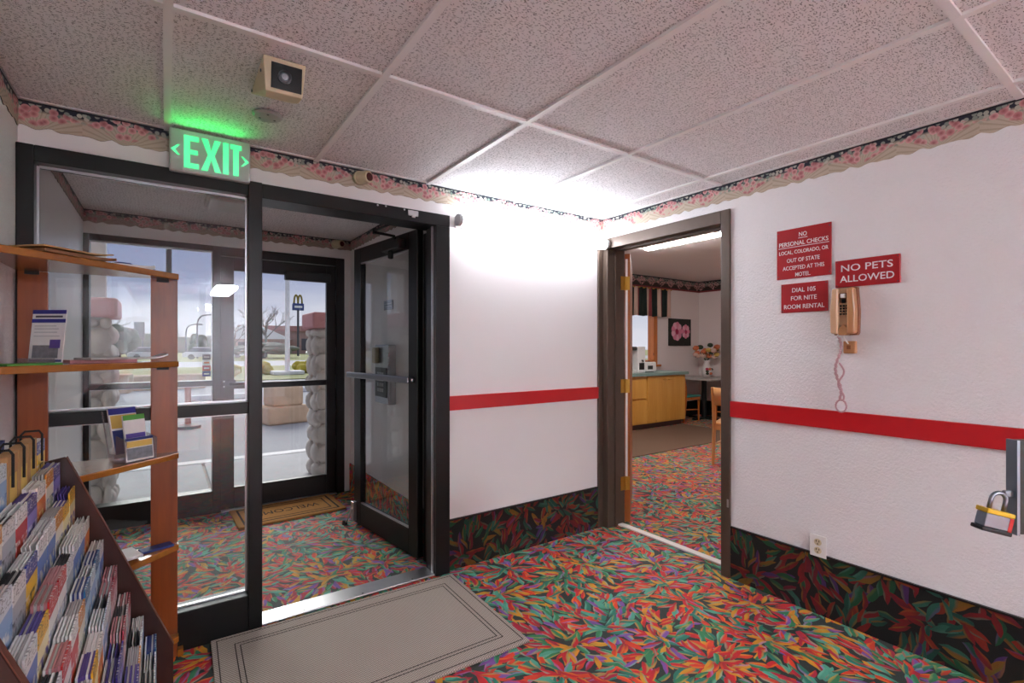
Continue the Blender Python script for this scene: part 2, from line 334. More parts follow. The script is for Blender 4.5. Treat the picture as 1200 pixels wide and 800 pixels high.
# ------------------------------------------------------------------ mesh builder
class B:
    def __init__(s): s.v = []; s.f = []
    def add(s, vs, fs):
        k = len(s.v); s.v += [tuple(p) for p in vs]; s.f += [tuple(i+k for i in f) for f in fs]; return s
    def box(s, x0, x1, y0, y1, z0, z1):
        return s.add([(x0,y0,z0),(x1,y0,z0),(x1,y1,z0),(x0,y1,z0),(x0,y0,z1),(x1,y0,z1),(x1,y1,z1),(x0,y1,z1)],
                     [(0,3,2,1),(4,5,6,7),(0,1,5,4),(1,2,6,5),(2,3,7,6),(3,0,4,7)])
    def prism(s, poly, plane, a, b):
        f = {'xy': lambda p, h: (p[0], p[1], h), 'xz': lambda p, h: (p[0], h, p[1]), 'yz': lambda p, h: (h, p[0], p[1])}[plane]
        n = len(poly)
        return s.add([f(p, a) for p in poly]+[f(p, b) for p in poly], [tuple(range(n))[::-1], tuple(range(n, 2*n))]+[(i, (i+1) % n, n+(i+1) % n, n+i) for i in range(n)])
    def cyl(s, p0, p1, r0, n=16, r1=None):
        r1 = r0 if r1 is None else r1
        p0 = Vector(p0); p1 = Vector(p1); ax = (p1-p0).normalized(); u = ax.orthogonal().normalized(); w_ = ax.cross(u)
        vs = []
        for p, r in ((p0, r0), (p1, r1)):
            for i in range(n):
                a = 2*PI*i/n; vs.append(p+u*math.cos(a)*r+w_*math.sin(a)*r)
        return s.add(vs, [tuple(range(n))[::-1], tuple(range(n, 2*n))]+[(i, (i+1) % n, n+(i+1) % n, n+i) for i in range(n)])
    def tube(s, pts, r, n=8, radii=None):
        pts = [Vector(p) for p in pts]; vs = []; fs = []; m = len(pts); u = None
        for k, p in enumerate(pts):
            d_ = (pts[min(k+1, m-1)]-pts[max(k-1, 0)]).normalized()
            if u is None: u = d_.orthogonal().normalized()
            else:
                u = (u-d_*u.dot(d_))
                u = u.normalized() if u.length > 1e-6 else d_.orthogonal().normalized()
            w_ = d_.cross(u); rr = radii[k] if radii else r
            for i in range(n):
                a = 2*PI*i/n; vs.append(p+u*math.cos(a)*rr+w_*math.sin(a)*rr)
        for k in range(m-1):
            for i in range(n): fs.append((k*n+i, k*n+(i+1) % n, (k+1)*n+(i+1) % n, (k+1)*n+i))
        fs.append(tuple(range(n))[::-1]); fs.append(tuple(range((m-1)*n, m*n)))
        return s.add(vs, fs)
    def lathe(s, prof, n=20, c=(0, 0, 0)):
        vs = []; fs = []; m = len(prof)
        for r, z in prof:
            for i in range(n):
                a = 2*PI*i/n; vs.append((c[0]+r*math.cos(a), c[1]+r*math.sin(a), c[2]+z))
        for k in range(m-1):
            for i in range(n): fs.append((k*n+i, k*n+(i+1) % n, (k+1)*n+(i+1) % n, (k+1)*n+i))
        fs.append(tuple(range(n))[::-1]); fs.append(tuple(range((m-1)*n, m*n)))
        return s.add(vs, fs)
    def ell(s, c, rx, ry, rz, nu=12, nv=8, jit=0., rnd=None):
        vs = [(c[0], c[1], c[2]-rz)]; fs = []
        for j in range(1, nv):
            ph = -PI/2+PI*j/nv
            for i in range(nu):
                a = 2*PI*i/nu; k = 1+(rnd.uniform(-jit, jit) if rnd else 0)
                vs.append((c[0]+rx*math.cos(ph)*math.cos(a)*k, c[1]+ry*math.cos(ph)*math.sin(a)*k, c[2]+rz*math.sin(ph)*k))
        vs.append((c[0], c[1], c[2]+rz)); L = len(vs)-1
        for i in range(nu): fs.append((0, 1+(i+1) % nu, 1+i)); fs.append((L, L-nu+i, L-nu+(i+1) % nu))
        for j in range(nv-2):
            for i in range(nu): a = 1+j*nu; fs.append((a+i, a+(i+1) % nu, a+nu+(i+1) % nu, a+nu+i))
        return s.add(vs, fs)
    def mesh(s, name, mat, bevel=0., smooth=False, seg=2):
        bm = bmesh.new(); vv = [bm.verts.new(p) for p in s.v]
        for f in s.f:
            try: bm.faces.new([vv[i] for i in f])
            except ValueError: pass
        bmesh.ops.recalc_face_normals(bm, faces=bm.faces)
        if bevel:
            es = [e for e in bm.edges if len(e.link_faces) == 2 and e.calc_face_angle(0) > .6]
            bmesh.ops.bevel(bm, geom=es, offset=bevel, segments=seg, profile=.5, affect='EDGES', clamp_overlap=True)
        uvl = bm.loops.layers.uv.new('UVMap')
        for f in bm.faces:
            f.smooth = smooth
            a = [abs(x) for x in f.normal]; k = a.index(max(a))
            for l in f.loops:
                c = l.vert.co
                l[uvl].uv = (c.x, c.y) if k == 2 else ((c.x, c.z) if k == 1 else (c.y, c.z))
        me = bpy.data.meshes.new(name); bm.to_mesh(me); bm.free()
        for m in (mat if isinstance(mat, (list, tuple)) else [mat]): me.materials.append(M[m])
        return me
    def build(s, name, mat, parent=None, loc=(0, 0, 0), rot=(0, 0, 0), bevel=0., smooth=False, seg=2):
        return link(name, s.mesh(name, mat, bevel, smooth, seg), parent, loc, rot)

def link(name, me, parent=None, loc=(0, 0, 0), rot=(0, 0, 0)):
    o = bpy.data.objects.new(name, me); C.objects.link(o); o.location = loc; o.rotation_euler = rot
    if parent: o.parent = parent
    return o
def box(*a): return B().box(*a)
def tag(o, label=None, cat=None, group=None, kind=None):
    if label: o['label'] = label
    if cat: o['category'] = cat
    if group: o['group'] = group
    if kind: o['kind'] = kind
    return o
def thing(name, label, cat, loc=(0, 0, 0), rz=0., group=None, kind=None):
    o = bpy.data.objects.new(name, None); C.objects.link(o); o.location = loc; o.rotation_euler = (0, 0, rz); o.empty_display_size = .1
    return tag(o, label, cat, group, kind)
def struct(name, label, b=None, mat=None, cat='wall', loc=(0, 0, 0), **k):
    o = b.build(name, mat, None, loc, **k) if b else thing(name, None, None, loc)
    return tag(o, label, cat, None, 'structure')
def text_mesh(body, mat, width=None, height=None, depth=.0015, bold=0., spacing=1.0):
    cu = bpy.data.curves.new('t', 'FONT'); cu.body = body; cu.align_x = 'CENTER'; cu.align_y = 'CENTER'; cu.extrude = depth; cu.offset = bold; cu.space_character = spacing; cu.resolution_u = 3
    o = bpy.data.objects.new('t', cu); C.objects.link(o); bpy.context.view_layer.update()
    me = bpy.data.meshes.new_from_object(o.evaluated_get(bpy.context.evaluated_depsgraph_get()))
    bpy.data.objects.remove(o); bpy.data.curves.remove(cu)
    xs = [v.co.x for v in me.vertices]; ys = [v.co.y for v in me.vertices]
    cx = (min(xs)+max(xs))/2; cy = (min(ys)+max(ys))/2
    sx = width/(max(xs)-min(xs)) if width else None; sy = height/(max(ys)-min(ys)) if height else None
    sx = sx or sy; sy = sy or sx
    for v in me.vertices: v.co.x = (v.co.x-cx)*sx; v.co.y = (v.co.y-cy)*sy
    me.materials.clear(); me.materials.append(M[mat]); me.name = 'lettering'
    return me

# ================================================================== STRUCTURE
XL, XR, YB, ZC = -.455, 2.625, 2.588, 2.238
XW = 2.78           # back face of lobby right wall
YV = 2.80           # back face of lobby back wall
Y2 = 4.55; XV0, XV1, ZV = -.47, 1.385, 2.275
YF = -5.2
BX, BY0, BY1, BZ = 8.57, .9, 5.85, 2.585
# floor: one carpet running through the lobby, vestibule and breakfast room
fl = struct('floor', 'patterned multicolour leaf carpet covering the floor', B().box(XL-.1, XW, YF-.1, YV, -.12, 0).box(XV0-.1, XV1+.1, YV, Y2+.12, -.12, 0).box(XW, BX+.1, BY0-.1, BY1+.1, -.12, 0), 'carpet', 'floor')
# lobby walls
struct('wall_left', 'white painted lobby wall beside the corner shelf', box(XL-.12, XL, YF-.1, YV, 0, 2.6), 'wall_paint')
struct('wall_front', 'plain white lobby wall opposite the storefront', box(XL, XR, YF-.1, YF, 0, 2.6), 'wall_paint')
wb = struct('wall_back', 'smooth white wall panel between storefront and breakfast room door', B().box(1.349, XR, YB, YV, 0, 2.6).box(XL, 1.349, YB, YV, 2.068, 2.6), 'wall_smooth')
wr = struct('wall_right', 'textured white wall carrying the red signs and phone', B().box(XR, XW, YF-.1, 1.62, 0, 2.6).box(XR, XW, 2.55, YV, 0, 2.6).box(XR, XW, 1.62, 2.55, 2.05, 2.6), 'wall_paint')
# vestibule walls
struct('wall_vestibule_left', 'white left wall of the entrance vestibule', box(XV0-.1, XV0, YV, Y2+.12, 0, 2.5), 'wall_smooth')
struct('wall_vestibule_right', 'white right wall of the entrance vestibule', box(XV1, XV1+.1, YV, Y2+.12, 0, 2.5), 'wall_smooth')
struct('wall_vestibule_far', 'white strip of wall above the outer entrance door', B().box(XV0, XV1, Y2, Y2+.12, 2.105, 2.5).box(1.325, XV1, Y2, Y2+.12, 0, 2.105), 'wall_smooth')
struct('ceiling_vestibule', 'speckled white ceiling of the entrance vestibule', box(XV0, XV1, YV, Y2, ZV, 2.5), 'ceiling_tile', 'ceiling')
# breakfast room shell, with the window opening
WX0, WX1, WZ0, WZ1 = 5.7, 7.30, 1.0, 2.2
struct('wall_breakfast_far', 'warm white breakfast room wall with the window', B().box(XW-.15, WX0, BY1, BY1+.15, 0, 2.7).box(WX1, BX+.1, BY1, BY1+.15, 0, 2.7).box(WX0, WX1, BY1, BY1+.15, 0, WZ0).box(WX0, WX1, BY1, BY1+.15, WZ1, 2.7), 'wall_warm')
struct('wall_breakfast_right', 'warm white breakfast room wall behind the table', box(BX, BX+.1, BY0-.1, BY1, 0, 2.7), 'wall_warm')
struct('wall_breakfast_near', 'plain breakfast room wall out of sight', box(XW, BX, BY0-.1, BY0, 0, 2.7), 'wall_warm')
struct('wall_breakfast_left', 'breakfast room wall beyond the wooden door', B().box(XW-.15, XW, YV, BY1, 0, 2.7), 'wall_warm')
struct('ceiling_breakfast', 'plain white ceiling of the breakfast room', box(XW, BX, BY0, BY1, BZ, 2.75), 'wall_warm', 'ceiling')

# lobby ceiling: tiles in a white tee grid
ce = struct('ceiling', 'suspended ceiling of fissured white tiles in a tee grid', box(XL, XR, YF, YB, 2.27, 2.6), 'tee_white', 'ceiling')
gx = [XL]+[.61*k+.006 for k in range(0, 5)]+[XR]; gy = [YF, -4.455, -3.235, -2.015, -.795, .425, 1.645, YB]
cache = {}
for i in range(len(gx)-1):
    for j in range(len(gy)-1):
        x0, x1, y0, y1 = gx[i]+.004, gx[i+1]-.004, gy[j]+.004, gy[j+1]-.004
        o = box(x0, x1, y0, y1, ZC+.004, ZC+.034).build('tile', 'ceiling_tile', ce, bevel=.003, seg=1)
        o.location.z = random.uniform(-.0008, .0015)
for x in gx[1:-1]:
    box(x-.012, x+.012, YF, YB, ZC-.006, ZC+.004).build('tee_bar', 'tee_white', ce)
for y in gy[1:-1]:
    for i in range(len(gx)-1):
        box(gx[i]+.012, gx[i+1]-.012, y-.012, y+.012, ZC-.0055, ZC+.0042).build('tee_bar', 'tee_white', ce)
box(XL, XR, YB-.018, YB, ZC, ZC+.006).build('edge_angle', 'tee_white', ce)
box(XR-.018, XR, YF, YB, ZC, ZC+.006).build('edge_angle', 'tee_white', ce)
# the lobby ceiling light whose reflection shows in the sidelight glass of the photograph
r = thing('ceiling_light_offscreen', 'long fluorescent ceiling light far back in the lobby', 'light', (.74, -3.67, ZC-.006))
box(-.15, .15, -.66, .66, -.02, 0.002).build('base', 'white_plastic', r, bevel=.004)
box(-.135, .135, -.64, .64, -.075, -.018).build('diffuser_offscreen', 'ceiling_light', r, bevel=.02, seg=3)

# wallpaper borders with scalloped lower edge
def border_strip(name, p0, p1, z0, z1, mat, parent, nrm, scallop=.011, period=.09):
    p0 = Vector(p0); p1 = Vector(p1); L = (p1-p0).length; n = max(2, int(L/.012)); d_ = (p1-p0)/n; nv = Vector(nrm)*.0025
    vs = []; fs = []
    for i in range(n+1):
        p = p0+d_*i; s_ = (p.x if abs(d_.x) > abs(d_.y) else p.y)
        zz = z0+scallop*(1-abs(math.sin(PI*s_/period)))*.8+.003*math.sin(s_*97)
        vs += [(p.x, p.y, zz), (p.x+nv.x, p.y+nv.y, zz), (p.x+nv.x, p.y+nv.y, z1), (p.x, p.y, z1)]
    for i in range(n):
        a = i*4; b_ = a+4
        fs += [(a, b_, b_+1, a+1), (a+1, b_+1, b_+2, a+2), (a+2, b_+2, b_+3, a+3)]
    return B().add(vs, fs).build('wallpaper_border', mat, parent)
border_strip('b', (XL, YB, 0), (XR, YB, 0), 2.138, ZC, 'border_lobby', wb, (0, -1))
border_strip('b', (XR, YF, 0), (XR, YB, 0), 2.138, ZC, 'border_lobby', wr, (-1, 0))
border_strip('b', (XL, YF, 0), (XL, YB, 0), 2.138, ZC, 'border_lobby', bpy.data.objects['wall_left'], (1, 0))
border_strip('b', (XV0, Y2, 0), (XV1, Y2, 0), 2.185, ZV, 'border_vestibule', bpy.data.objects['wall_vestibule_far'], (0, -1))
border_strip('b', (XV0, YV, 0), (XV0, Y2, 0), 2.185, ZV, 'border_vestibule', bpy.data.objects['wall_vestibule_left'], (1, 0))
border_strip('b', (XV1, YV, 0), (XV1, Y2, 0), 2.185, ZV, 'border_vestibule', bpy.data.objects['wall_vestibule_right'], (-1, 0))
for nm, a, b_, nr in (('wall_breakfast_far', (XW, BY1, 0), (BX, BY1, 0), (0, -1)), ('wall_breakfast_right', (BX, BY0, 0), (BX, BY1, 0), (-1, 0))):
    border_strip('b', a, b_, 2.40, BZ, 'border_breakfast', bpy.data.objects[nm], nr, 0)
    a = Vector(a); b_ = Vector(b_); nv = Vector(nr)
    if nr[1]: box(a.x, b_.x, BY1-.008, BY1, 2.375, 2.402).build('border_stripe', 'curtain_red', bpy.data.objects[nm])
    else: box(BX-.008, BX, a.y, b_.y, 2.375, 2.402).build('border_stripe', 'curtain_red', bpy.data.objects[nm])

# chair rails (red) and carpet baseboards
struct('trim_1', 'red painted chair rail below the wall light', box(1.352, 2.565, YB-.018, YB, .936, 1.02), 'red_rail', 'trim', bevel=.003)
struct('trim_2', 'red painted chair rail under the wall phone', box(XR-.018, XR, YF, 1.582, .914, 1.003), 'red_rail', 'trim', bevel=.003)
struct('trim_3', 'red chair rail on the wall beside the corner shelf', box(XL, XL+.018, YF, 2.02, .93, 1.015), 'red_rail', 'trim', bevel=.003)
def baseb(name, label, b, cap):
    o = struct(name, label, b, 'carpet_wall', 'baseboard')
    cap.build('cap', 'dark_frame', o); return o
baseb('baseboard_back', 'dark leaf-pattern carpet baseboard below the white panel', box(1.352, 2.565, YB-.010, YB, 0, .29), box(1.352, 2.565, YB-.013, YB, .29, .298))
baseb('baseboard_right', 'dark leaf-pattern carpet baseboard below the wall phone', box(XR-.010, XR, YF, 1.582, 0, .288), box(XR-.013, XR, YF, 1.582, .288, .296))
o = struct('baseboard_vestibule', 'leaf-pattern carpet baseboard along the vestibule wall', box(XV1-.010, XV1, YV, Y2, 0, .25), 'carpet', 'baseboard')
struct('baseboard_breakfast', 'dark baseboard behind the breakfast table', box(BX-.012, BX, BY0, BY1, 0, .28), 'black_matte', 'baseboard')
struct('baseboard_breakfast_far', 'dark baseboard beneath the breakfast room picture', box(7.3, BX-.012, BY1-.012, BY1, 0, .28), 'black_matte', 'baseboard')

# ------------------------------------------------------------------ storefront sidelight (window_1) and inner door (door_1)
w1 = struct('window_1', 'black aluminium framed glass sidelight behind the corner shelf', cat='window')
FY0, FY1, GY = YB-.035, YB+.075, YB+.03
bv = .003
box(XL, -.405, FY0, FY1, 0, 2.068).build('jamb', 'black_alu', w1, bevel=bv)
box(-.405, .312, FY0, FY1, 2.005, 2.068).build('head', 'black_alu', w1, bevel=bv)
box(.312, .369, FY0-.004, FY1, 0, 2.07).build('mullion', 'black_alu', w1, bevel=bv)
box(-.405, .312, FY0+.004, FY1, 1.002, 1.054).build('mid_rail', 'black_alu', w1, bevel=bv)
box(-.405, .312, FY0, FY1, 0, .168).build('bottom_rail', 'black_alu', w1, bevel=bv)
for z0, z1 in ((.168, 1.002), (1.054, 2.005)):
    p = box(-.405, .312, GY-.003, GY+.003, z0, z1).build('pane', 'glass', w1)
    b_ = B().box(.304, .3115, GY-.02, GY-.004, z0+.004, z1-.004).box(-.4045, -.397, GY-.02, GY-.004, z0+.004, z1-.004).box(-.397, .304, GY-.02, GY-.004, z0+.001, z0+.008).box(-.397, .304, GY-.02, GY-.004, z1-.008, z1-.001)
    b_.build('glazing_bead', 'silver', p)

d1 = struct('door_1', 'black aluminium glass door standing open into the vestibule', cat='door')
B().box(.369, 1.349, FY0, FY1+.05, 2.0, 2.068).build('head', 'black_alu', d1, bevel=bv)
B().box(1.262, 1.349, FY0, YB+.10, 0, 2.0).box(1.295, 1.349, YB+.10, YV, 0, 2.0).build('jamb', 'black_alu', d1, bevel=bv)
box(1.252, 1.2615, YB+.0, YB+.012, 0, 2.0).build('stop', 'silver', d1)
box(1.270, 1.2945, YB+.101, YB+.108, 0.0, 2.0).build('weather_strip', 'grey_plastic', d1)
B().box(.3695, 1.2615, YB-.02, YB+.10, 0, .012).build('threshold', 'silver', d1, bevel=.004)
for x in (.56, .85, 1.13): B().cyl((x, YB-.005, .0115), (x, YB-.005, .0135), .005, 10).build('screw', 'ring_grey', d1)
# leaf: local x from the hinge along the leaf, local +y towards the camera side
ang = math.atan2(.88, -.112)
lf = B()
LW = .885; LH0, LH1 = .012, 2.03; T = .022
leaf = thing('leaf', None, None, (1.283, 2.815, 0), ang); leaf.parent = d1
box(0, .105, -T, T, LH0, LH1).build('stile', 'black_alu', leaf, bevel=bv)
box(LW-.105, LW, -T, T, LH0, LH1).build('stile', 'black_alu', leaf, bevel=bv)
box(.105, LW-.105, -T, T, LH1-.11, LH1).build('top_rail', 'dark_frame', leaf, bevel=bv)
box(.105, LW-.105, -T, T, LH0, .17).build('bottom_rail', 'black_alu', leaf, bevel=bv)
box(.105, LW-.105, -.003, .003, .17, LH1-.11).build('pane', 'glass', leaf)
B().box(.105, LW-.105, .004, T-.003, .170, .178).box(.105, LW-.105, .004, T-.003, LH1-.118, LH1-.11).build('glazing_bead', 'silver', leaf)
B().box(.03, LW+.03, .045, .075, 1.085, 1.125).box(.03, .07, T, .046, 1.09, 1.12).box(LW-.07, LW-.03, T, .046, 1.09, 1.12).build('push_bar', 'grey_metal', leaf, bevel=.008)
B().box(.14, .36, T, .075, 1.93, 1.99).cyl((.28, .05, 1.88), (.28, .05, 1.93), .018, 12).build('closer_body', 'black_matte', leaf, bevel=.008)
B().box(LW-.045, LW-.005, T, .05, .03, .17).tube([(LW-.02, .05, .12), (LW-.01, .075, .04), (LW+.02, .085, .008)], .009, 8).build('door_holder', 'silver', leaf, bevel=.006)
B().cyl((LW+.02, .085, .0), (LW+.02, .085, .03), .02, 12, .016).build('rubber_foot', 'black_matte', leaf)
B().tube([(1.215, 3.05, 1.995), (1.215, 3.06, 2.025), (1.08, 3.05, 2.03)], .009, 8).tube([(1.08, 3.05, 2.04), (1.12, 2.62, 2.045)], .008, 8).cyl((1.08, 3.05, 2.02), (1.08, 3.05, 2.055), .014, 10).build('closer_arm', 'black_matte', d1)
B().box(1.09, 1.15, FY0-.006, FY0+.001, 2.03, 2.06).box(1.11, 1.13, FY0-.012, FY0-.004, 2.02, 2.035).build('arm_bracket', 'silver', d1, bevel=.002)
for x, z in ((.92, 2.058), (.965, 2.06), (1.07, 2.058)): B().cyl((x, FY0-.002, z), (x, FY0+.002, z), .005, 8).build('screw', 'silver', d1)

# ------------------------------------------------------------------ outer wall: sidelight window_2 and entrance door_3
w2 = struct('window_2', 'dark framed outer sidelight looking onto the forecourt', cat='window')
OY0, OY1, OG = Y2-.02, Y2+.09, Y2+.04
box(XV0, -.438, OY0, OY1, 0, 2.105).build('jamb', 'dark_frame', w2, bevel=bv)
box(-.438, .304, OY0, OY1, 2.062, 2.105).build('head', 'dark_frame', w2, bevel=bv)
box(-.438, .304, OY0+.004, OY1, 1.004, 1.046).build('mid_rail', 'dark_frame', w2, bevel=bv)
box(-.438, .304, OY0, OY1, 0, .175).build('bottom_rail', 'dark_frame', w2, bevel=bv)
for z0, z1 in ((.175, 1.004), (1.046, 2.062)):
    p = box(-.438, .304, OG-.003, OG+.003, z0, z1).build('pane', 'glass', w2)
    B().box(.298, .304, OG-.02, OG-.004, z0, z1).box(-.438, .298, OG-.02, OG-.004, z1-.007, z1).build('glazing_bead', 'silver', p)
dc = thing('card_decal', 'small strip of card payment decals on the outer sidelight glass', 'decal', (.266, OG-.004, 1.165))
for k, m in enumerate(('print_navy', 'sign_red', 'paper_white', 'window_dark')):
    z = -.088+k*.044
    box(-.028, .028, -.001, .001, z, z+.042).build('sticker', m, dc)
    box(-.018, .018, -.0016, -.001, z+.014, z+.026).build('print', 'paper_white' if m != 'paper_white' else 'fl_orange', dc)
d3 = struct('door_3', 'dark framed glass entrance door to the forecourt', cat='door')
box(.304, .36, OY0, OY1, 0, 2.105).build('jamb', 'dark_frame', d3, bevel=bv)
box(1.255, 1.325, OY0, OY1, 0, 2.105).build('jamb', 'dark_frame', d3, bevel=bv)
box(.36, 1.255, OY0, OY1, 2.035, 2.105).build('head', 'dark_frame', d3, bevel=bv)
l3 = thing('leaf', None, None, (.3605, Y2+.02, 0)); l3.parent = d3
LW3 = .893
box(0, .092, -.022, .022, .012, 2.03).build('stile', 'dark_frame', l3, bevel=bv)
box(LW3-.08, LW3, -.022, .022, .012, 2.03).build('stile', 'dark_frame', l3, bevel=bv)
box(.092, LW3-.08, -.022, .022, 1.925, 2.03).build('top_rail', 'dark_frame', l3, bevel=bv)
box(.092, LW3-.08, -.022, .022, .012, .18).build('bottom_rail', 'dark_frame', l3, bevel=bv)
box(.092, LW3-.08, -.024, .022, .972, 1.018).build('mid_rail', 'dark_frame', l3, bevel=bv)
for z0, z1 in ((.18, .972), (1.018, 1.925)): box(.092, LW3-.08, -.003, .003, z0, z1).build('pane', 'glass', l3)
box(LW3-.43, LW3-.06, -.09, -.022, 1.875, 1.95).build('closer_body', 'black_matte', l3, bevel=.008)
B().box(.01, .10, -.055, -.022, .985, 1.045).cyl((.02, -.055, 1.015), (.02, -.075, 1.015), .016, 14).tube([(.06, -.05, 1.015), (.06, -.075, 1.015), (.18, -.075, 1.015)], .012, 8).build('lock_handle', 'black_matte', l3, bevel=.004)
box(.015, .024, -.057, -.055, .99, 1.04).build('keeper', 'silver', l3)
for z in (.45, 1.0, 1.25, 1.75): B().box(LW3-.004, LW3+.012, -.03, -.022, z-.06, z+.06).build('hinge', 'ring_grey', l3)
box(.3605, 1.2545, OY0-.02, OY1, 0, .011).build('threshold', 'silver', d3, bevel=.004)

# ------------------------------------------------------------------ breakfast room doorway (door_2): frame, leaf, hinges
d2 = struct('door_2', 'brown metal door frame with a wooden door swung open inside', cat='door')
JY0, JY1, JT = 1.635, 2.53, 2.02
# jamb lining
box(XR-.012, XW+.012, JY1, 2.55, 0, JT).build('jamb', 'brown_metal', d2, bevel=.002)
box(XR-.012, XW+.012, 1.62, JY0, 0, JT).build('jamb', 'brown_metal', d2, bevel=.002)
box(XR-.012, XW+.012, 1.62, 2.55, JT, 2.05).build('jamb', 'brown_metal', d2, bevel=.002)
box(XR-.016, XR, JY1-.004, YB, 0, 2.09).build('casing', 'brown_metal', d2, bevel=.003)
box(XR-.016, XR, 1.584, JY0+.004, 0, 2.09).build('casing', 'brown_metal', d2, bevel=.003)
box(XR-.016, XR, JY0+.004, JY1-.004, JT-.004, 2.09).build('casing', 'brown_metal', d2, bevel=.003)
box(2.565, XR-.016, YB-.018, YB, 0, 2.013).build('casing', 'brown_metal', d2, bevel=.003)
B().box(XR+.06, XR+.075, JY1-.012, JY1, 0, JT).box(XR+.06, XR+.075, JY0, JY1-.012, JT-.012, JT).build('stop', 'brown_metal', d2)
box(XW-.06, XW-.01, JY0+.001, JY1-.001, 0, .012).build('threshold', 'white_strip', d2, bevel=.003)
box(XR-.0185, XR-.0155, JY0-.045, JY0-.035, .40, .445).build('strike_plate', 'silver', d2)
az = math.radians(49.8)
lf2 = thing('leaf', None, None, (XW+.02, JY1-.006, 0), PI/2-az); lf2.parent = d2
W2 = .80
box(.0, W2, -.030, .010, .012, 2.0).build('panel', 'door_wood', lf2, bevel=.002)
box(-.0015, .0005, -.012, .004, .3, 1.96).build('edge_strip', 'white_strip', lf2)
for z in (.30, 1.02, 1.78):
    hg = B().box(-.004, .0, -.028, .006, z-.05, z+.05).cyl((-.007, .002, z-.052), (-.007, .002, z+.052), .006, 10).build('hinge', 'brass', lf2)
for z in (.30, 1.02, 1.78): box(XW-.03, XW+.012, JY1-.004, JY1, z-.05, z+.05).build('hinge_plate', 'brass', d2)

# ------------------------------------------------------------------ breakfast room window
w3 = struct('window_3', 'wood framed breakfast room window over the counter', cat='window')
B().box(WX0, WX0+.08, BY1-.02, BY1+.12, WZ0, WZ1).box(WX1-.10, WX1, BY1-.02, BY1+.12, WZ0, WZ1).box(WX0+.08, WX1-.10, BY1-.02, BY1+.12, WZ1-.08, WZ1).box(WX0+.08, WX1-.10, BY1-.02, BY1+.12, WZ0, WZ0+.08).build('frame', 'chair_wood', w3, bevel=.004)
box(WX0-.05, WX1+.06, BY1-.06, BY1, WZ0-.04, WZ0).build('sill', 'chair_wood', w3, bevel=.004)
box(6.42, 6.48, BY1+.03, BY1+.07, WZ0+.08, WZ1-.08).build('mullion', 'chair_wood', w3)
box(WX0+.08, WX1-.10, BY1+.045, BY1+.051, WZ0+.08, WZ1-.08).build('pane', 'glass', w3)

# ================================================================== OUTDOORS
struct('ground', 'grey asphalt forecourt and parking lot', box(-260, 260, 6.85, 400, -.5, -.14), 'asphalt', 'ground')
sw = struct('sidewalk', 'pale concrete sidewalk slabs outside the entrance', B().box(-12, 2.62, Y2+.12, 6.85, -.5, -.04).box(2.62, 16, 6.0, 6.85, -.5, -.04), 'mortar', 'sidewalk')
xs = [-12, -6, -3.2, -1.4, .35, 2.0, 2.62, 6.5, 16]
for a, b_ in zip(xs, xs[1:]):
    for ya, yb in (((Y2+.121, 5.2), (5.2, 6.66)) if a < 2.5 else ((6.0, 6.66),)):
        box(a+.012, b_-.012, ya+.008, yb-.008, -.06, -.02).build('slab', 'concrete', sw, bevel=.006, seg=1)
box(-12, 16, 6.66, 6.85, -.2, -.012).build('kerb', 'kerb_white', sw, bevel=.02)
struct('porch_roof', 'flat porch roof over the entrance', box(-2.2, 3.0, Y2+.12, 5.75, 2.95, 3.1), 'facade', 'roof')
struct('facade', 'pale outside wall beside the entrance', B().box(XV1+.1, XW-.15, Y2+.02, Y2+.12, -.3, 3.2).box(-4, XV0-.1, Y2+.02, Y2+.12, -.3, 3.2).box(XV0-.1, XV1+.1, Y2+.02, Y2+.12, 2.5, 3.2), 'facade', 'wall')

rn = random.Random(3)
def stone_pier(label, x0, x1, y0, y1, ztop):
    p = thing('stone_pier', label, 'pier', ((x0+x1)/2, (y0+y1)/2, -.02)); hx_, hy = (x1-x0)/2, (y1-y0)/2; H = ztop+.02
    box(-hx_+.03, hx_-.03, -hy+.03, hy-.03, 0, H).build('core', 'mortar', p)
    for face in range(3):       # front (-y), left, right
        z = .0
        while z < H-.08:
            hh = rn.uniform(.13, .22); hh = min(hh, H-z)
            L = 2*hx_ if face == 0 else 2*hy
            s_ = -L/2
            while s_ < L/2-.05:
                ww = min(rn.uniform(.12, .26), L/2-s_)
                c_ = s_+ww/2
                if face == 0: c3 = (c_, -hy+.03, z+hh/2); r3 = (ww/2*1.04, .06, hh/2*1.06)
                else: sg = -1 if face == 1 else 1; c3 = (sg*(hx_-.03), c_, z+hh/2); r3 = (.06, ww/2*1.04, hh/2*1.06)
                B().ell(c3, *r3, nu=10, nv=6, jit=.05, rnd=rn).build('stone', 'river_stone', p, smooth=True)
                s_ += ww
            z += hh
    box(-hx_-.04, hx_+.04, -hy-.04, hy+.04, H, H+.16).build('cap', 'pink_block', p, bevel=.02)
    box(-.07, .07, -.05, .05, H+.16, 2.955).build('post', 'post_brown', p, bevel=.005)
    box(-.02+.07, .16, -.06, .06, H+.16, 2.955).build('downspout', 'pole_white', p, bevel=.005)
stone_pier('river stone pier right outside the entrance door', 1.24, 1.70, 5.2, 5.62, 1.50)
stone_pier('river stone pier outside the outer sidelight', -.78, -.36, 5.2, 5.62, 1.55)

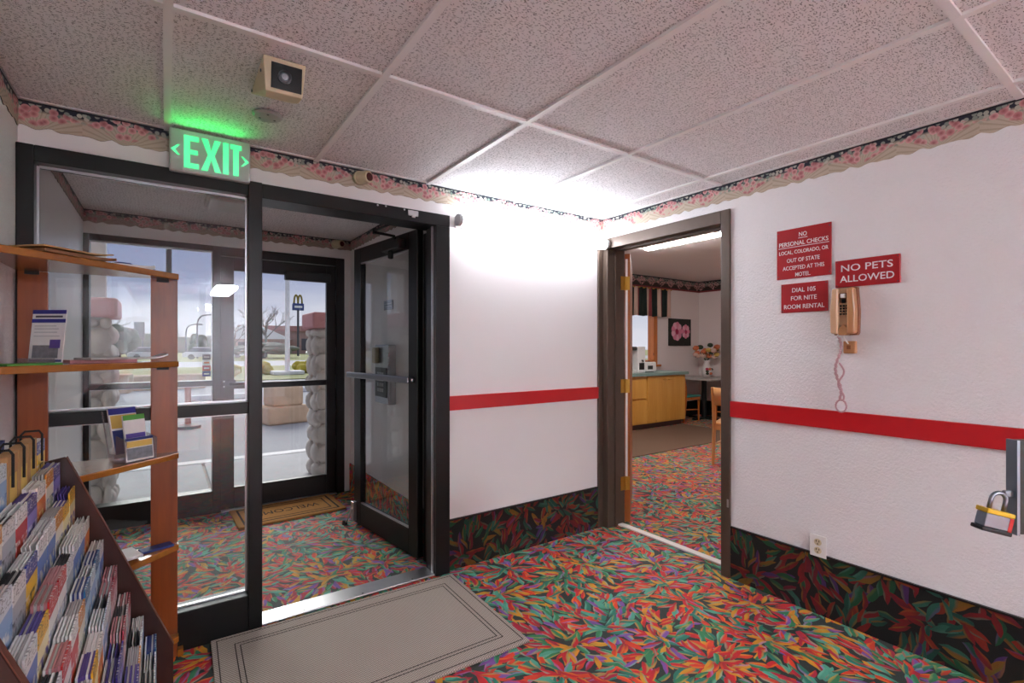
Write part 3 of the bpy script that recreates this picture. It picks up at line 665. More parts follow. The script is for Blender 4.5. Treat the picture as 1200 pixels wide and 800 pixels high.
def boulder(label, x, y, parts, rz=.2):
    p = thing('sandstone_block', label, 'stone', (x, y, -.14), rz)
    z = 0
    for (a, b_, h) in parts:
        bm = B().box(-a/2, a/2, -b_/2, b_/2, z, z+h)
        o = bm.build('block', 'sandstone', p, bevel=.05, seg=3); z += h-.005
        o.location.x = rn.uniform(-.05, .05)
boulder('two-tier tan sandstone block outside the entrance door', 1.83, 10.35, [(.78, .6, .34), (.58, .5, .38)])
boulder('low tan sandstone slab beyond the red post', 0.1, 21.0, [(2.2, .8, .5)], .1)
boulder('white weathered stone block outside the outer sidelight', -1.7, 20.0, [(1.6, .8, .6)], -.1)
rp = thing('parking_post', 'short red post with round base on the forecourt', 'post', (.33, 10.6, -.14))
B().lathe([(.2, 0), (.2, .05), (.07, .08)], 16).build('base', 'pylon_grey', rp)
B().cyl((0, 0, .05), (0, 0, .78), .05, 12).build('shaft', 'red_post', rp)
for k, (x, y) in enumerate(((1.4, 16.), (4.4, 17.2), (-2.6, 18.))):
    tag(B().prism([(-.9, 0), (.9, 0), (.85, .14), (-.85, .14)], 'xz', -.08, .08).build('wheel_stop', 'kerb_white', None, (x, y, -.14), bevel=.02), 'low white concrete wheel stop in the parking lot', 'wheel stop', 'wheel stops in the parking lot')
struct('lawn', 'strip of dry grass across the parking lot', box(-120, 150, 24, 42, -.3, -.10), 'grass', 'grass')
struct('road', 'pale road beyond the grass strip', box(-200, 230, 42, 58, -.3, -.11), 'concrete', 'road')
struct('far_lawn', 'dry grass beyond the road', box(-240, 240, 58, 300, -.3, -.10), 'grass', 'grass')

fp = thing('flagpole', 'white flagpole on a square concrete base', 'pole', (5.2, 27.8, -.10))
box(-.75, .75, -.5, .5, 0, .2).build('base', 'kerb_white', fp, bevel=.05)
B().cyl((0, 0, .15), (0, 0, 9.), .13, 12, .07).build('shaft', 'pole_white', fp)
B().ell((0, 0, 9.05), .1, .1, .1).build('ball', 'pole_white', fp, smooth=True)
for i, (x, y, r) in enumerate(((4.0, 28.6, .4), (6.4, 29.2, .45), (8.0, 30.2, .5), (2.4, 28.0, .4), (9.9, 31.2, .5))):
    b_ = B(); rr = random.Random(i)
    for k in range(9): b_.ell((rr.uniform(-r, r), rr.uniform(-.4, .4), .2+rr.uniform(0, .28)), .35, .32, .26, 8, 6, .12, rr)
    tag(b_.build('low_shrub', 'shrub_yellow', None, (x, y, -.12), smooth=True), 'low yellow-green shrub around the flagpole base', 'shrub', 'shrubs around the flagpole')

def bare_tree(label, x, y, h, seed, group=None):
    p = thing('bare_tree', label, 'tree', (x, y, -.12), 0, group); rr = random.Random(seed)
    B().tube([(0, 0, 0), (.05*h*.2, 0, h*.2), (0, 0, h*.4)], .1, 8, [.045*h*.6, .035*h*.6, .025*h*.6]).build('trunk', 'bark', p)
    b_ = B()
    def grow(pt, d_, ln, r, lev):
        q = pt+d_*ln; b_.tube([pt, (pt+q)/2+Vector((rr.uniform(-.05, .05), 0, rr.uniform(-.04, .04)))*ln, q], r, 4, [r, r*.8, r*.6])
        if lev == 0: return
        for _ in range(3 if lev > 1 else 4):
            nd = (d_+Vector((rr.uniform(-.9, .9), rr.uniform(-.9, .9), rr.uniform(-.25, .6)))).normalized()
            grow(q if rr.random() < .7 else (pt+q)/2, nd, ln*rr.uniform(.6, .8), r*.6, lev-1)
    for k in range(5):
        a = k*1.256+rr.uniform(-.3, .3)
        grow(Vector((0, 0, h*.3+.02*h*k)), Vector((math.cos(a)*.7, math.sin(a)*.7, .8)).normalized(), h*.24, h*.014, 3)
    b_.build('branches', 'bark', p)
bare_tree('bare leafless tree in front of the brick building', 12.0, 80., 9.0, 5)
bare_tree('small bare tree beside the parked white cars', 9.2, 92., 7., 6)
bare_tree('thin bare tree behind the rounded green tree', -7.6, 92., 7.5, 8)
bare_tree('bare tree between the pylon sign and street lamps', .3, 112., 6., 9)
def leafy(label, x, y, rx, rz, mat, seed):
    p = thing('leafy_tree', label, 'tree', (x, y, -.12)); rr = random.Random(seed); b_ = B()
    for k in range(26):
        a = rr.uniform(0, 2*PI); q = rr.uniform(0, 1)**.5; zz = rr.uniform(.25, 1.)
        b_.ell((math.cos(a)*rx*.7*q, math.sin(a)*rx*.7*q, rz*zz*.85*(1-.35*q*q)+.6), rx*.36, rx*.36, rz*.26, 9, 6, .1, rr)
    b_.build('crown', mat, p, smooth=True)
    B().cyl((0, 0, 0), (0, 0, rz*.6), rx*.08, 8).build('trunk', 'bark', p)
leafy('rounded dense green tree across the road', -4.8, 80., 2.3, 3.6, 'leaf_dark', 2)
leafy('small conical dark tree under the street lamps', 4.6, 100., 1.7, 3.2, 'leaf_dark', 4)
leafy('low grey hedge by the parked cars', -13.5, 120., 6., 2.4, 'leaf_grey', 5)
leafy('low grey hedge before the brick building', 10.5, 72., 4.5, 1.5, 'leaf_grey', 6)
def far_strip():
    rr = random.Random(12); b_ = B()
    for k in range(70):
        x = rr.uniform(-150, 110); b_.ell((x, 170+rr.uniform(-8, 8), 1.), rr.uniform(4, 9), 4, rr.uniform(2.2, 4.5), 8, 6, .15, rr)
    return tag(b_.build('distant_treeline', 'leaf_grey', None, (0, 0, -.12), smooth=True), 'distant grey treeline along the horizon', 'trees', None, 'stuff')
far_strip()

def car(label, x, y, rz, group):
    p = thing('parked_car', label, 'car', (x, y, -.12), rz, group)
    B().prism([(-2.2, .3), (2.2, .3), (2.25, .7), (1.4, .88), (-1.9, .92), (-2.25, .75)], 'xz', -.85, .85).build('body', 'car_white', p, bevel=.06)
    B().prism([(-1.75, .9), (1.25, .86), (.5, 1.38), (-1.2, 1.4)], 'xz', -.76, .76).build('cabin', 'car_glass', p, bevel=.06)
    B().prism([(-1.25, 1.37), (.55, 1.35), (.45, 1.43), (-1.15, 1.45)], 'xz', -.7, .7).build('roof', 'car_white', p, bevel=.02)
    for sx in (-1.35, 1.4):
        for sy in (-.86, .86): B().cyl((sx, sy-.09, .32), (sx, sy+.09, .32), .32, 16).build('wheel', 'tyre', p)
car('white car parked before the brick building', 19.5, 78., .15, None)
car('white car parked in the row under the street lamps', 3.9, 70., -.1, 'white cars under the street lamps')
car('white car parked in the row under the street lamps', 6.9, 79., -.2, 'white cars under the street lamps')
car('white car parked beside the rounded green tree', -1.5, 74., .1, None)

bd = thing('brick_building', 'low brick building with white gable roof across the road', 'building', (24., 118., -.12), -.25)
box(-11, 14, 0, 14, 0, 5.0).build('wall', 'brick_far', bd)
box(-11.6, 14.6, -.6, 14.6, 5.0, 6.2).build('fascia', 'roof_red', bd)
B().prism([(-16, 3.2), (-8.5, 6.8), (-1, 3.2)], 'xz', -4.5, 1.).build('gable_roof', 'roof_white', bd)
box(-15, -2, -4., 0, 0, 3.2).build('gable_wall', 'brick_far', bd)
for k in range(4): box(-14+k*3, -12.2+k*3, -4.1, -4.0, .8, 2.6).build('window', 'window_dark', bd)
for k in range(3): box(1+k*4.2, 4.2+k*4.2, -.1, 0, .8, 3.4).build('window', 'window_dark', bd)
pl = thing('pole_sign', 'tall pole sign with yellow arches above a blue box', 'sign', (18.1, 88., -.12))
B().cyl((0, 0, 0), (0, 0, 7.7), .17, 12).build('pole', 'lamp_grey', pl)
box(-.88, .88, -.3, .3, 7.6, 8.75).build('box', 'sign_blue', pl, bevel=.05)
box(-.6, .6, -.33, -.30, 8.0, 8.35).build('panel', 'car_white', pl)
arch = []
for s_ in (-1, 1):
    pts = [(s_*.31+.31*math.cos(a), 0, 8.75+1.4*math.sin(a)) for a in [PI*k/12 for k in range(13)]]
    B().tube(pts, .15, 8).build('arch', 'arch_yellow', pl, smooth=True)
for (lab, x, y, hgt, reach) in (('tall curved street lamp nearest the parked cars', 3.3, 74., 5.6, 1.9), ('shorter curved street lamp behind the taller lamp', 2.5, 88., 4.9, 1.5)):
    p = thing('street_lamp', lab, 'street lamp', (x, y, -.12))
    B().tube([(0, 0, 0), (0, 0, hgt-1.2), (.12, 0, hgt-.6), (.5, 0, hgt-.15), (1.1, 0, hgt), (reach, 0, hgt)], .09, 8).build('mast', 'lamp_grey', p)
    box(reach-.1, reach+.6, -.14, .14, hgt-.1, hgt+.08).build('head', 'lamp_grey', p, bevel=.03)
py_ = thing('pylon_sign', 'dark rectangular pylon sign beyond the parking lot', 'sign', (-3.0, 87., -.12))
B().box(-.45, -.3, -.15, .15, 0, 3.).box(.3, .45, -.15, .15, 0, 3.).build('legs', 'pylon_grey', py_)
box(-.6, .6, -.3, .3, 2.6, 5.0).build('panel', 'pylon_grey', py_, bevel=.05)
tag(B().tube([(.04, 8.6, -.14), (.04, 8.6, 3.2)], .035, 10).build('slim_pole', 'post_dark', None), 'slim dark pole standing outside the outer sidelight', 'pole')

# ================================================================== LOBBY OBJECTS
# --- wall light
lt = thing('wall_light', 'long white fluorescent tube light on the back wall', 'light', (1.995, YB, 2.045))
B().box(-.60, .60, -.022, 0, -.032, .032).build('backplate', 'white_plastic', lt, bevel=.004)
B().cyl((-.585, -.058, 0), (.585, -.058, 0), .036, 24).build('diffuser', 'tube_light', lt, smooth=False)
for s_ in (-1, 1): B().cyl((s_*.585, -.058, 0), (s_*.612, -.058, 0), .0375, 24).build('end_cap', 'grey_plastic', lt, bevel=.006)

# --- exit sign
ex = thing('exit_sign', 'illuminated green exit sign over the storefront frame', 'exit sign', (.164, YB, 2.046))
box(-.152, .152, -.068, -.036, .004, .186).build('housing', 'grey_plastic', ex, bevel=.008)
box(-.05, .05, -.0365, -.002, .03, .17).build('mount', 'white_plastic', ex)
y0, y1 = -.0715, -.067
z0, z1 = .024, .162
def glyph(b_): b_.build('letter', 'exit_green', ex)
glyph(B().box(-.100, -.078, y0, y1, z0, z1).box(-.078, -.046, y0, y1, z0, z0+.022).box(-.078, -.046, y0, y1, z1-.022, z1).box(-.078, -.050, y0, y1, .083, .103))
glyph(B().prism([(-.038, z0), (-.014, z0), (.000, .075), (.013, z0), (.037, z0), (.012, .093), (.036, z1), (.012, z1), (-.001, .112), (-.013, z1), (-.037, z1), (-.013, .093)], 'xz', y0, y1))
glyph(box(.044, .066, y0, y1, z0, z1))
glyph(B().box(.072, .120-.004, y0, y1, z1-.022, z1).box(.083, .105, y0, y1, z0, z1-.022))
for s_ in (-1, 1):
    B().prism([(s_*.146, .094), (s_*.122, .116), (s_*.114, .116), (s_*.131, .094), (s_*.114, .072), (s_*.122, .072)], 'xz', -.0715, -.067).build('arrow', 'exit_green', ex)
for gx_ in (-.09, -.01, .08):
    gld = bpy.data.lights.new('exit_glow', 'SPOT'); gld.energy = .16; gld.color = (.02, 1., .12); gld.spot_size = math.radians(125); gld.spot_blend = 1.; gld.shadow_soft_size = 0
    glo = bpy.data.objects.new('exit_glow', gld); C.objects.link(glo); glo.parent = ex; glo.location = (gx_, -.078, .115); glo.rotation_euler = (PI+.85, 0, 0)

# --- small things on the ceiling and the border
cb = thing('camera_housing', 'beige wedge camera box with black window on the ceiling', 'camera', (.318, 1.738, ZC), math.radians(-2))
B().add([(-.064, 0, 0), (.064, 0, 0), (.072, .30, 0), (-.072, .30, 0), (-.056, .018, -.105), (.056, .018, -.105), (.05, .06, -.105), (-.05, .06, -.105)],
        [(0, 1, 2, 3), (0, 1, 5, 4), (1, 2, 6, 5), (2, 3, 7, 6), (3, 0, 4, 7), (4, 5, 6, 7)]).build('housing', 'beige_plastic', cb, bevel=.003)
wa = (math.radians(9.7), 0, 0)
box(-.040, .052, -.0035, .002, -.094, -.016).build('window', 'lens_black', cb, rot=wa)
B().lathe([(.021, 0), (.021, .005), (.015, .007), (.013, .003)], 24).build('lens', 'ring_grey', cb, (0, .0055, -.054), (PI/2+.17, 0, 0))
B().lathe([(.009, 0), (.009, .006), (.004, .007)], 20).build('lens', 'grey_metal', cb, (0, .0055, -.054), (PI/2+.17, 0, 0))
B().cyl((-.064, .05, -.03), (-.068, .05, -.03), .005, 8).cyl((-.071, .25, -.012), (-.075, .25, -.012), .005, 8).build('screw', 'ring_grey', cb)
dt = thing('ceiling_detector', 'round white detector disc on the ceiling', 'detector', (.336, 2.19, ZC))
B().lathe([(.052, 0), (.055, -.005), (.048, -.011), (.02, -.013)], 28).build('disc', 'grey_plastic', dt)
for a in (.4, 2.6, 4.6): B().ell((math.cos(a)*.03, math.sin(a)*.03, -.0125), .005, .005, .002).build('screw', 'ring_grey', dt)
def sensor(label, loc, s_=1.):
    p = thing('wall_sensor', label, 'sensor', loc)
    B().cyl((0, 0, 0), (0, -.03*s_, 0), .035*s_, 20).cyl((-.004, -.02, 0), (.03*s_, -.075*s_, -.004), .031*s_, 20).build('body', 'cream_plastic', p, bevel=.004)
    B().cyl((.0295*s_, -.074*s_, -.004), (.032*s_, -.079*s_, -.004), .021*s_, 20).build('lens', 'maroon_lens', p)
sensor('round beige sensor on the floral border above the open door', (.83, YB-.002, 2.188))
sensor('round beige sensor on the floral border in the vestibule', (1.25, Y2-.002, 2.228), 1.1)
vl = thing('vestibule_light', 'small rectangular light on the vestibule ceiling', 'light', (.34, 3.70, ZV))
box(-.13, .13, -.16, .16, -.04, 0).build('base', 'grey_plastic', vl, bevel=.008)
box(-.115, .115, -.145, .145, -.060, -.038).build('diffuser', 'diffuser_off', vl, bevel=.008)

# --- red signs on the right wall; local x runs along the wall to the right as seen (towards -y), local z up, front = -x
def wall_sign(label, yl, yr, z0, z1, lines, off=.0, th=.006, cat='sign', under=()):
    yc, zc = (yl+yr)/2, (z0+z1)/2; W = yl-yr; H = z1-z0
    p = thing('wall_sign', label, cat, (XR-off, yc, z0))
    box(-th, 0, -W/2, W/2, 0, H).build('plate', 'sign_red', p, bevel=.0015, seg=1)
    for (txt, zf, wf, hf) in lines:
        me = text_mesh(txt, 'sign_white', W*wf, H*hf, .001, .006)
        link('lettering', me, p, (-th-.0004, 0, H*zf), (PI/2, 0, -PI/2))
        if txt in under: box(-th-.001, -th+.0005, -W*wf/2-.003, W*wf/2+.003, H*(zf-hf*.9), H*(zf-hf*.9)+.0028).build('underline', 'sign_white', p)
    for sy in (-1, 1):
        for z in (.06, .94): B().cyl((-th-.001, sy*(W/2-.008), H*z), (-th+.001, sy*(W/2-.008), H*z), .003, 8).build('screw', 'ring_grey', p)
wall_sign('red wall sign about personal checks, tallest of the red signs', 1.326, 1.067, 1.656, 1.910,
          [('NO', .865, .145, .085), ('PERSONAL CHECKS', .70, .90, .085), ('LOCAL, COLORADO, OR', .525, .90, .085), ('OUT OF STATE', .365, .60, .08), ('ACCEPTED AT THIS', .215, .76, .08), ('MOTEL.', .075, .28, .08)], under=('NO', 'PERSONAL CHECKS'))
wall_sign('small red wall sign telling to dial 105 for rooms', 1.304, 1.082, 1.483, 1.630, [('DIAL 105', .77, .50, .15), ('FOR NITE', .49, .55, .15), ('ROOM RENTAL', .20, .86, .15)])
wall_sign('wide red NO PETS ALLOWED sign right above the phone', 1.048, .794, 1.588, 1.714, [('NO PETS', .70, .80, .25), ('ALLOWED', .30, .84, .25)], off=.0, th=.012)

# --- wall phone
ph = thing('wall_phone', 'tan wall phone with keypad hanging below the red signs', 'phone', (XR, .998, 1.362))
prof = [(-.052, .012), (-.047, 0), (.047, 0), (.052, .012), (.054, .11), (.046, .222), (-.046, .222), (-.054, .11)]
B().prism(prof, 'yz', -.03, 0).build('base', 'brown_phone', ph, bevel=.004)
B().prism([(.018, .004), (.050, .008), (.052, .11), (.044, .218), (.018, .218)], 'yz', -.068, -.028).build('handset_side', 'tan_light', ph, bevel=.008, seg=3)
B().prism([(-.018, .004), (-.050, .008), (-.052, .11), (-.044, .218), (-.018, .218)], 'yz', -.068, -.028).build('handset_side', 'tan_phone', ph, bevel=.008, seg=3)
B().prism([(-.02, .045), (.02, .045), (.02, .218), (-.02, .218)], 'yz', -.045, -.028).build('faceplate', 'tan_light', ph, bevel=.003)
B().prism([(-.02, .0), (.02, .0), (.022, .03), (.0, .052), (-.022, .03)], 'yz', -.060, -.028).build('mouthpiece', 'tan_phone', ph, bevel=.006)
B().prism([(-.017, .150), (.017, .150), (.019, .195), (-.019, .195)], 'yz', -.052, -.044).build('cradle', 'brown_phone', ph, bevel=.003)
box(-.062, -.051, -.012, .010, .172, .192).build('hook', 'paper_white', ph, bevel=.003)
box(-.060, -.046, -.010, .006, .148, .168).build('hook_arm', 'lens_black', ph, bevel=.003)
for r_ in range(4):
    for c_ in range(3): box(-.050, -.0445, -.0165+c_*.0125, -.0085+c_*.0125, .094+r_*.0125, .103+r_*.0125).build('button', 'lens_black', ph, bevel=.001, seg=1)
cd = []
for k in range(150):
    q = k/149; z = -.002-.30*q
    cd.append((-.040+.004*math.sin(k*1.9), .026-.012*math.sin(q*9)+.004*math.cos(k*1.9), z+.012*math.sin(q*14)*0))
loop = []
for k in range(60):
    a = PI/2+2*PI*k/59; loop.append((-.040+.004*math.sin(k*1.9), .014+.022*math.cos(a)+.0*k, -.30-.030+.028*math.sin(a)))
up = []
for k in range(80):
    q = k/79; up.append((-.040+.004*math.sin(k*1.9+1), .014+.012*math.sin((1-q)*9+2.6), -.30+.17*q))
B().tube(cd+loop+up, .0042, 6).build('coiled_cord', 'pink_cord', ph, smooth=True)
B().tube([(-.04, .02, .004), (-.042, .026, -.006)], .007, 8).build('cord_plug', 'white_plastic', ph)
jb = thing('phone_jack', 'small tan phone jack box under the wall phone', 'phone jack', (XR, .983, 1.277))
B().box(-.028, 0, -.024, .026, 0, .058).build('box', 'tan_phone', jb, bevel=.005)
B().box(-.0295, -.027, -.006, .010, .02, .038).build('socket', 'brown_phone', jb)
B().tube([(-.028, .004, .045), (-.04, .012, .062), (-.03, .022, .075), (-.02, .02, .09)], .003, 6).build('lead', 'white_plastic', jb)

# --- outlet
ou = thing('wall_outlet', 'white duplex wall outlet above the dark carpet baseboard', 'outlet', (XR-.013, 1.122, .284))
box(-.005, 0, -.037, .037, 0, .104).build('plate', 'white_plastic', ou, bevel=.002)
box(0, .013, -.03, .03, .02, .1).build('box', 'white_plastic', ou)
for z in (.032, .072):
    s_ = B().cyl((-.0045, 0, z), (-.0075, 0, z), .0165, 20).build('socket', 'beige_plastic', ou)
    B().box(-.0085, -.0065, -.008, -.005, z+.001, z+.010).box(-.0085, -.0065, .005, .008, z+.001, z+.010).cyl((-.0085, 0, z-.008), (-.0065, 0, z-.008), .003, 8).build('slot', 'lens_black', s_)

# --- counter gate and padlock, at the right edge
gt = thing('counter_gate', 'dark steel latch plate of the counter gate holding the padlock', 'gate', (.990, .167, 0), math.radians(-35))
# local frame: x = camera right, y = away from camera
box(.0, .30, -.006, .006, 1.04, 1.174).build('latch_plate', 'post_dark', gt, bevel=.003)
box(-.004, .0, -.008, .008, 1.04, 1.174).build('edge_trim', 'steel', gt)
box(.20, .30, -.05, .05, 0, 1.2).build('post', 'post_dark', gt, bevel=.004)
pk = thing('padlock', 'laminated steel padlock with yellow bumper hanging from latch plate', 'padlock', (.956, .180, 1.075), math.radians(-35))
pk.scale = (.72, .72, .72)
box(-.016, .002, -.003, .003, 1.092, 1.102).build('hasp', 'steel', gt, bevel=.002)
def arcp(r, n=12): return [(r*math.cos(PI*k/n), 0, r*math.sin(PI*k/n)) for k in range(n+1)]
tl = math.radians(14)
B().tube([(.0145, 0, .002)]+[(x, 0, z+.022) for x, _, z in arcp(.0145)]+[(-.0145, 0, .002)], .004, 10).build('shackle', 'steel', pk, (0, 0, .0), (0, tl, 0), smooth=True)
box(-.026, .026, -.011, .011, -.033, -.006).build('body', 'steel', pk, (0, 0, 0), (0, tl, 0), bevel=.002)
box(-.028, .028, -.013, .013, -.006, .003).build('bumper', 'yellow_rubber', pk, (0, 0, 0), (0, tl, 0), bevel=.002)
box(-.030, .030, -.013, .013, -.041, -.033).build('base_bumper', 'black_matte', pk, (0, 0, 0), (0, tl, 0), bevel=.002)
box(.020, .028, -.012, .012, -.033, -.006).build('red_bumper', 'lock_red', pk, (0, 0, 0), (0, tl, 0), bevel=.001)

# --- floor mats
fm = thing('floor_mat', 'taupe ribbed rectangular floor mat inside the storefront door', 'mat', (.742, 2.150, 0), math.radians(-1.6))
mw, mh = .59, .385
box(-mw, mw, -mh, mh, 0, .012).build('base', 'ribbed_mat', fm, bevel=.004)
def ring(a, b_, w_, z0, z1): return B().box(-a, a, -b_, -b_+w_, z0, z1).box(-a, a, b_-w_, b_, z0, z1).box(-a, -a+w_, -b_+w_, b_-w_, z0, z1).box(a-w_, a, -b_+w_, b_-w_, z0, z1)
for ins in (.02, .085, .105): ring(mw-ins, mh-ins, .004, .011, .0126).build('groove', 'mat_groove', fm)
wm = thing('welcome_mat', 'tan coir doormat with black welcome lettering in the vestibule', 'doormat', (.805, 4.262, 0), math.radians(2))
box(-.385, .385, -.235, .235, 0, .016).build('base', 'coir', wm, bevel=.005)
ring(.345, .195, .014, .0155, .0168).build('stripe', 'coir_black', wm); ring(.295, .145, .010, .0155, .0168).build('stripe', 'coir_black', wm)
link('lettering', text_mesh('WELCOME', 'coir_black', .46, .085, .0006, .0), wm, (0, 0, .0163), (0, 0, PI))

# --- vestibule wall pieces
vp = thing('wall_payphone', 'grey metal phone panel on the vestibule wall behind door glass', 'phone', (XV1, 3.60, .885))
box(-.06, 0, -.145, .145, 0, .44).build('housing', 'grey_metal', vp, bevel=.008)
box(-.066, -.058, -.12, .12, .05, .27).build('panel', 'post_dark', vp, bevel=.003)
for k in range(4):
    for j in range(3): box(-.07, -.065, -.06+j*.045, -.03+j*.045, .09+k*.04, .115+k*.04).build('key', 'grey_plastic', vp)
box(-.09, -.058, .04, .13, .3, .42).build('receiver', 'cream_plastic', vp, bevel=.01)
pq = thing('wall_plaque', 'small dark plaque on the vestibule wall', 'plaque', (XV1, 3.605, 1.59))
box(-.006, 0, -.09, .09, 0, .07).build('plate', 'ring_grey', pq, bevel=.002)
B().box(-.0066, -.006, -.07, .07, .042, .048).box(-.0066, -.006, -.07, .05, .022, .028).build('print', 'paper_grey', pq)

# ------------------------------------------------------------------ corner shelf
cs = thing('corner_shelf', 'orange-brown wooden corner shelf unit in front of the sidelight', 'shelf', (0, 0, 0))
SY = FY0-.006
box(-.05, .042, SY-.022, SY, 0, 1.588).build('post', 'shelf_wood', cs, bevel=.002)
box(-.445, -.362, SY-.022, SY, 0, 1.588).build('post', 'shelf_wood', cs, bevel=.002)
box(XL+.002, XL+.022, 2.055, 2.14, 0, 1.588).build('post', 'shelf_wood', cs, bevel=.002)
SH = [1.612, 1.248, .866, .484, .100]
sf = [(.046, SY-.022), (.046, SY-.055), (-.40, 2.075), (XL+.004, 2.05), (XL+.004, SY-.022)]
for z in SH:
    b_ = B().prism(sf, 'xy', z-.024, z)
    s_ = b_.build('shelf', 'shelf_board', cs, bevel=.003)
    B().box(-.03, .012, SY-.030, SY-.022, z-.036, z-.024).box(-.425, -.385, SY-.030, SY-.022, z-.036, z-.024).build('bracket', 'black_matte', s_)
box(.0425, .062, SY-.03, SY, 0, .03).build('foot', 'shelf_board', cs)

def slab(name, label, cat, mat, pts, z0, z1, group=None):
    return tag(B().prism(pts, 'xy', z0, z1).build(name, mat, None, bevel=.001, seg=1), label, cat, group)
def rect(cx, cy, w_, h_, a):
    c, s_ = math.cos(a), math.sin(a)
    return [(cx+c*x-s_*y, cy+s_*x+c*y) for x, y in ((-w_/2, -h_/2), (w_/2, -h_/2), (w_/2, h_/2), (-w_/2, h_/2))]
# magazines on the top shelf
def magazine(label, mat, cx, cy, w_, h_, a, z, group, curl=.012, th=.006):
    b_ = B(); n = 8; c, s_ = math.cos(a), math.sin(a); vs = []; fs = []
    for i in range(n+1):
        u = -w_/2+w_*i/n; zz = curl*max(0, (i/n-.6)/.4)**2
        for y in (-h_/2, h_/2):
            for dz in (0, th): vs.append((cx+c*u-s_*y, cy+s_*u+c*y, z+zz*(1 if dz or 1 else 0)+dz))
    for i in range(n):
        k = i*4; m_ = k+4
        fs += [(k, m_, m_+1, k+1), (k+2, k+3, m_+3, m_+2), (k, k+2, m_+2, m_), (k+1, m_+1, m_+3, k+3)]
    fs += [(0, 1, 3, 2), (n*4, n*4+2, n*4+3, n*4+1)]
    return tag(b_.add(vs, fs).build('magazine', mat, None), label, 'magazine', group)
g1 = 'magazines lying on the top shelf'
magazine('brown magazine lying under others on the top shelf', 'paper_brown', -.298, 2.29, .24, .19, .8, SH[0], g1, .008, .010)
magazine('tan magazine with curled corner on the top shelf', 'paper_tan', -.298, 2.295, .235, .17, .8, SH[0]+.0185, g1, .010, .005)
magazine('white magazine with dark edge at end of top shelf', 'paper_white', -.115, 2.445, .14, .09, .4, SH[0], g1, .006, .012)
tag(B().prism(rect(-.135, 2.436, .045, .03, .5), 'xy', SH[0]+.0119, SH[0]+.021).build('folded_leaflet', 'paper_blue', None), 'small dark blue folded leaflet on the top shelf magazine', 'leaflet')
# second shelf: papers and a standing flyer
g2 = 'papers lying on the second shelf'
slab('paper_sheet', 'green leaflet lying at the front of the second shelf', 'leaflet', 'paper_green', rect(-.368, 2.188, .16, .09, .8), SH[1], SH[1]+.006, g2)
slab('paper_sheet', 'grey magazine lying beside the green leaflet', 'magazine', 'paper_grey', rect(-.195, 2.372, .12, .10, .6), SH[1]+.0122, SH[1]+.020, g2)
slab('paper_sheet', 'pinkish brown magazine in the middle of the second shelf', 'magazine', 'paper_pink', rect(-.20, 2.41, .20, .10, .35), SH[1], SH[1]+.012, g2)
magazine('white magazine with lifted corner at end of second shelf', 'paper_white', -.068, 2.452, .14, .065, .42, SH[1]+.0122, g2, .014, .006)
fy = thing('standing_flyer', 'white flyer with purple header standing on the second shelf', 'flyer', (-.345, 2.345, SH[1]+.0), math.radians(-38))
tlt = (math.radians(-6), 0, 0)
box(-.062, .062, 0, .004, .006, .19).build('sheet', 'paper_white', fy, rot=tlt)
box(-.062, .062, -.0006, 0, .176, .19).build('print', 'print_navy', fy, rot=tlt); box(-.062, .062, -.0006, 0, .145, .158).build('print', 'print_navy', fy, rot=tlt)
B().box(-.05, .05, -.0006, 0, .163, .170).build('print', 'window_dark', fy, rot=tlt)
B().box(-.05, .03, -.0006, 0, .132, .134).box(-.05, .04, -.0006, 0, .122, .124).box(-.05, .035, -.0006, 0, .110, .112).box(-.05, .045, -.0006, 0, .096, .098).build('print', 'print_grey', fy, rot=tlt)
box(-.05, .045, -.0006, 0, .02, .065).build('print', 'print_photo', fy, rot=tlt); box(.012, .05, -.0012, 0, .055, .085).build('print', 'paper_purple', fy, rot=tlt)
box(-.06, .06, -.0006, 0, .007, .015).build('print', 'paper_blue', fy, rot=tlt)
B().box(-.066, .066, -.03, .02, 0, .003).box(-.066, .066, -.03, -.027, .003, .02).build('holder', 'acrylic', fy)
# third shelf: acrylic holder with three leaflets
ah = thing('brochure_holder', 'clear acrylic holder with leaflets on the third shelf', 'holder', (-.098, 2.425, SH[2]), math.radians(37-4))
B().prism([(-.04, 0), (.06, 0), (.11, .19), (.105, .19), (.062, .03), (.02, .03), (.018, .10), (-.045, .085)], 'yz', -.056, -.053).prism([(-.04, 0), (.06, 0), (.11, .19), (.105, .19), (.062, .03), (.02, .03), (.018, .10), (-.045, .085)], 'yz', .053, .056).build('side', 'acrylic', ah)
B().box(-.053, .053, -.04, .06, 0, .003).build('base', 'acrylic', ah)
def leaflet_print(name, label, x, y, z, w_, h_, m1, m2, m3, tilt):
    p = thing(name, label, 'leaflet', (0, 0, 0), 0, 'leaflets in the acrylic holder')
    p.matrix_world = Matrix.Translation(ah.location) @ Matrix.Rotation(ah.rotation_euler.z, 4, 'Z') @ Matrix.Translation((x, y, z)) @ Matrix.Rotation(math.radians(tilt), 4, 'X')
    box(-w_/2, w_/2, 0, .008, 0, h_).build('sheet', 'paper_white', p)
    box(-w_/2, w_/2, -.0006, 0, h_*.88, h_).build('print', m1, p); box(-w_/2+.004, w_/2-.004, -.0006, 0, h_*.6, h_*.86).build('print', m2, p); box(-w_/2+.004, w_/2-.004, -.0006, 0, h_*.08, h_*.56).build('print', m3, p)
leaflet_print('leaflet', 'short colourful leaflet in front of the acrylic holder', 0.0, -.035, .004, .10, .088, 'paper_blue', 'fl_yellow', 'print_photo', -6)
leaflet_print('leaflet', 'white and purple leaflet in the middle of acrylic holder', .012, .0, .012, .078, .165, 'paper_green', 'paper_white', 'paper_purple', -10)
leaflet_print('leaflet', 'yellow and blue leaflet at back of the acrylic holder', 0., .034, .01, .098, .195, 'print_navy', 'fl_yellow', 'paper_blue', -14)
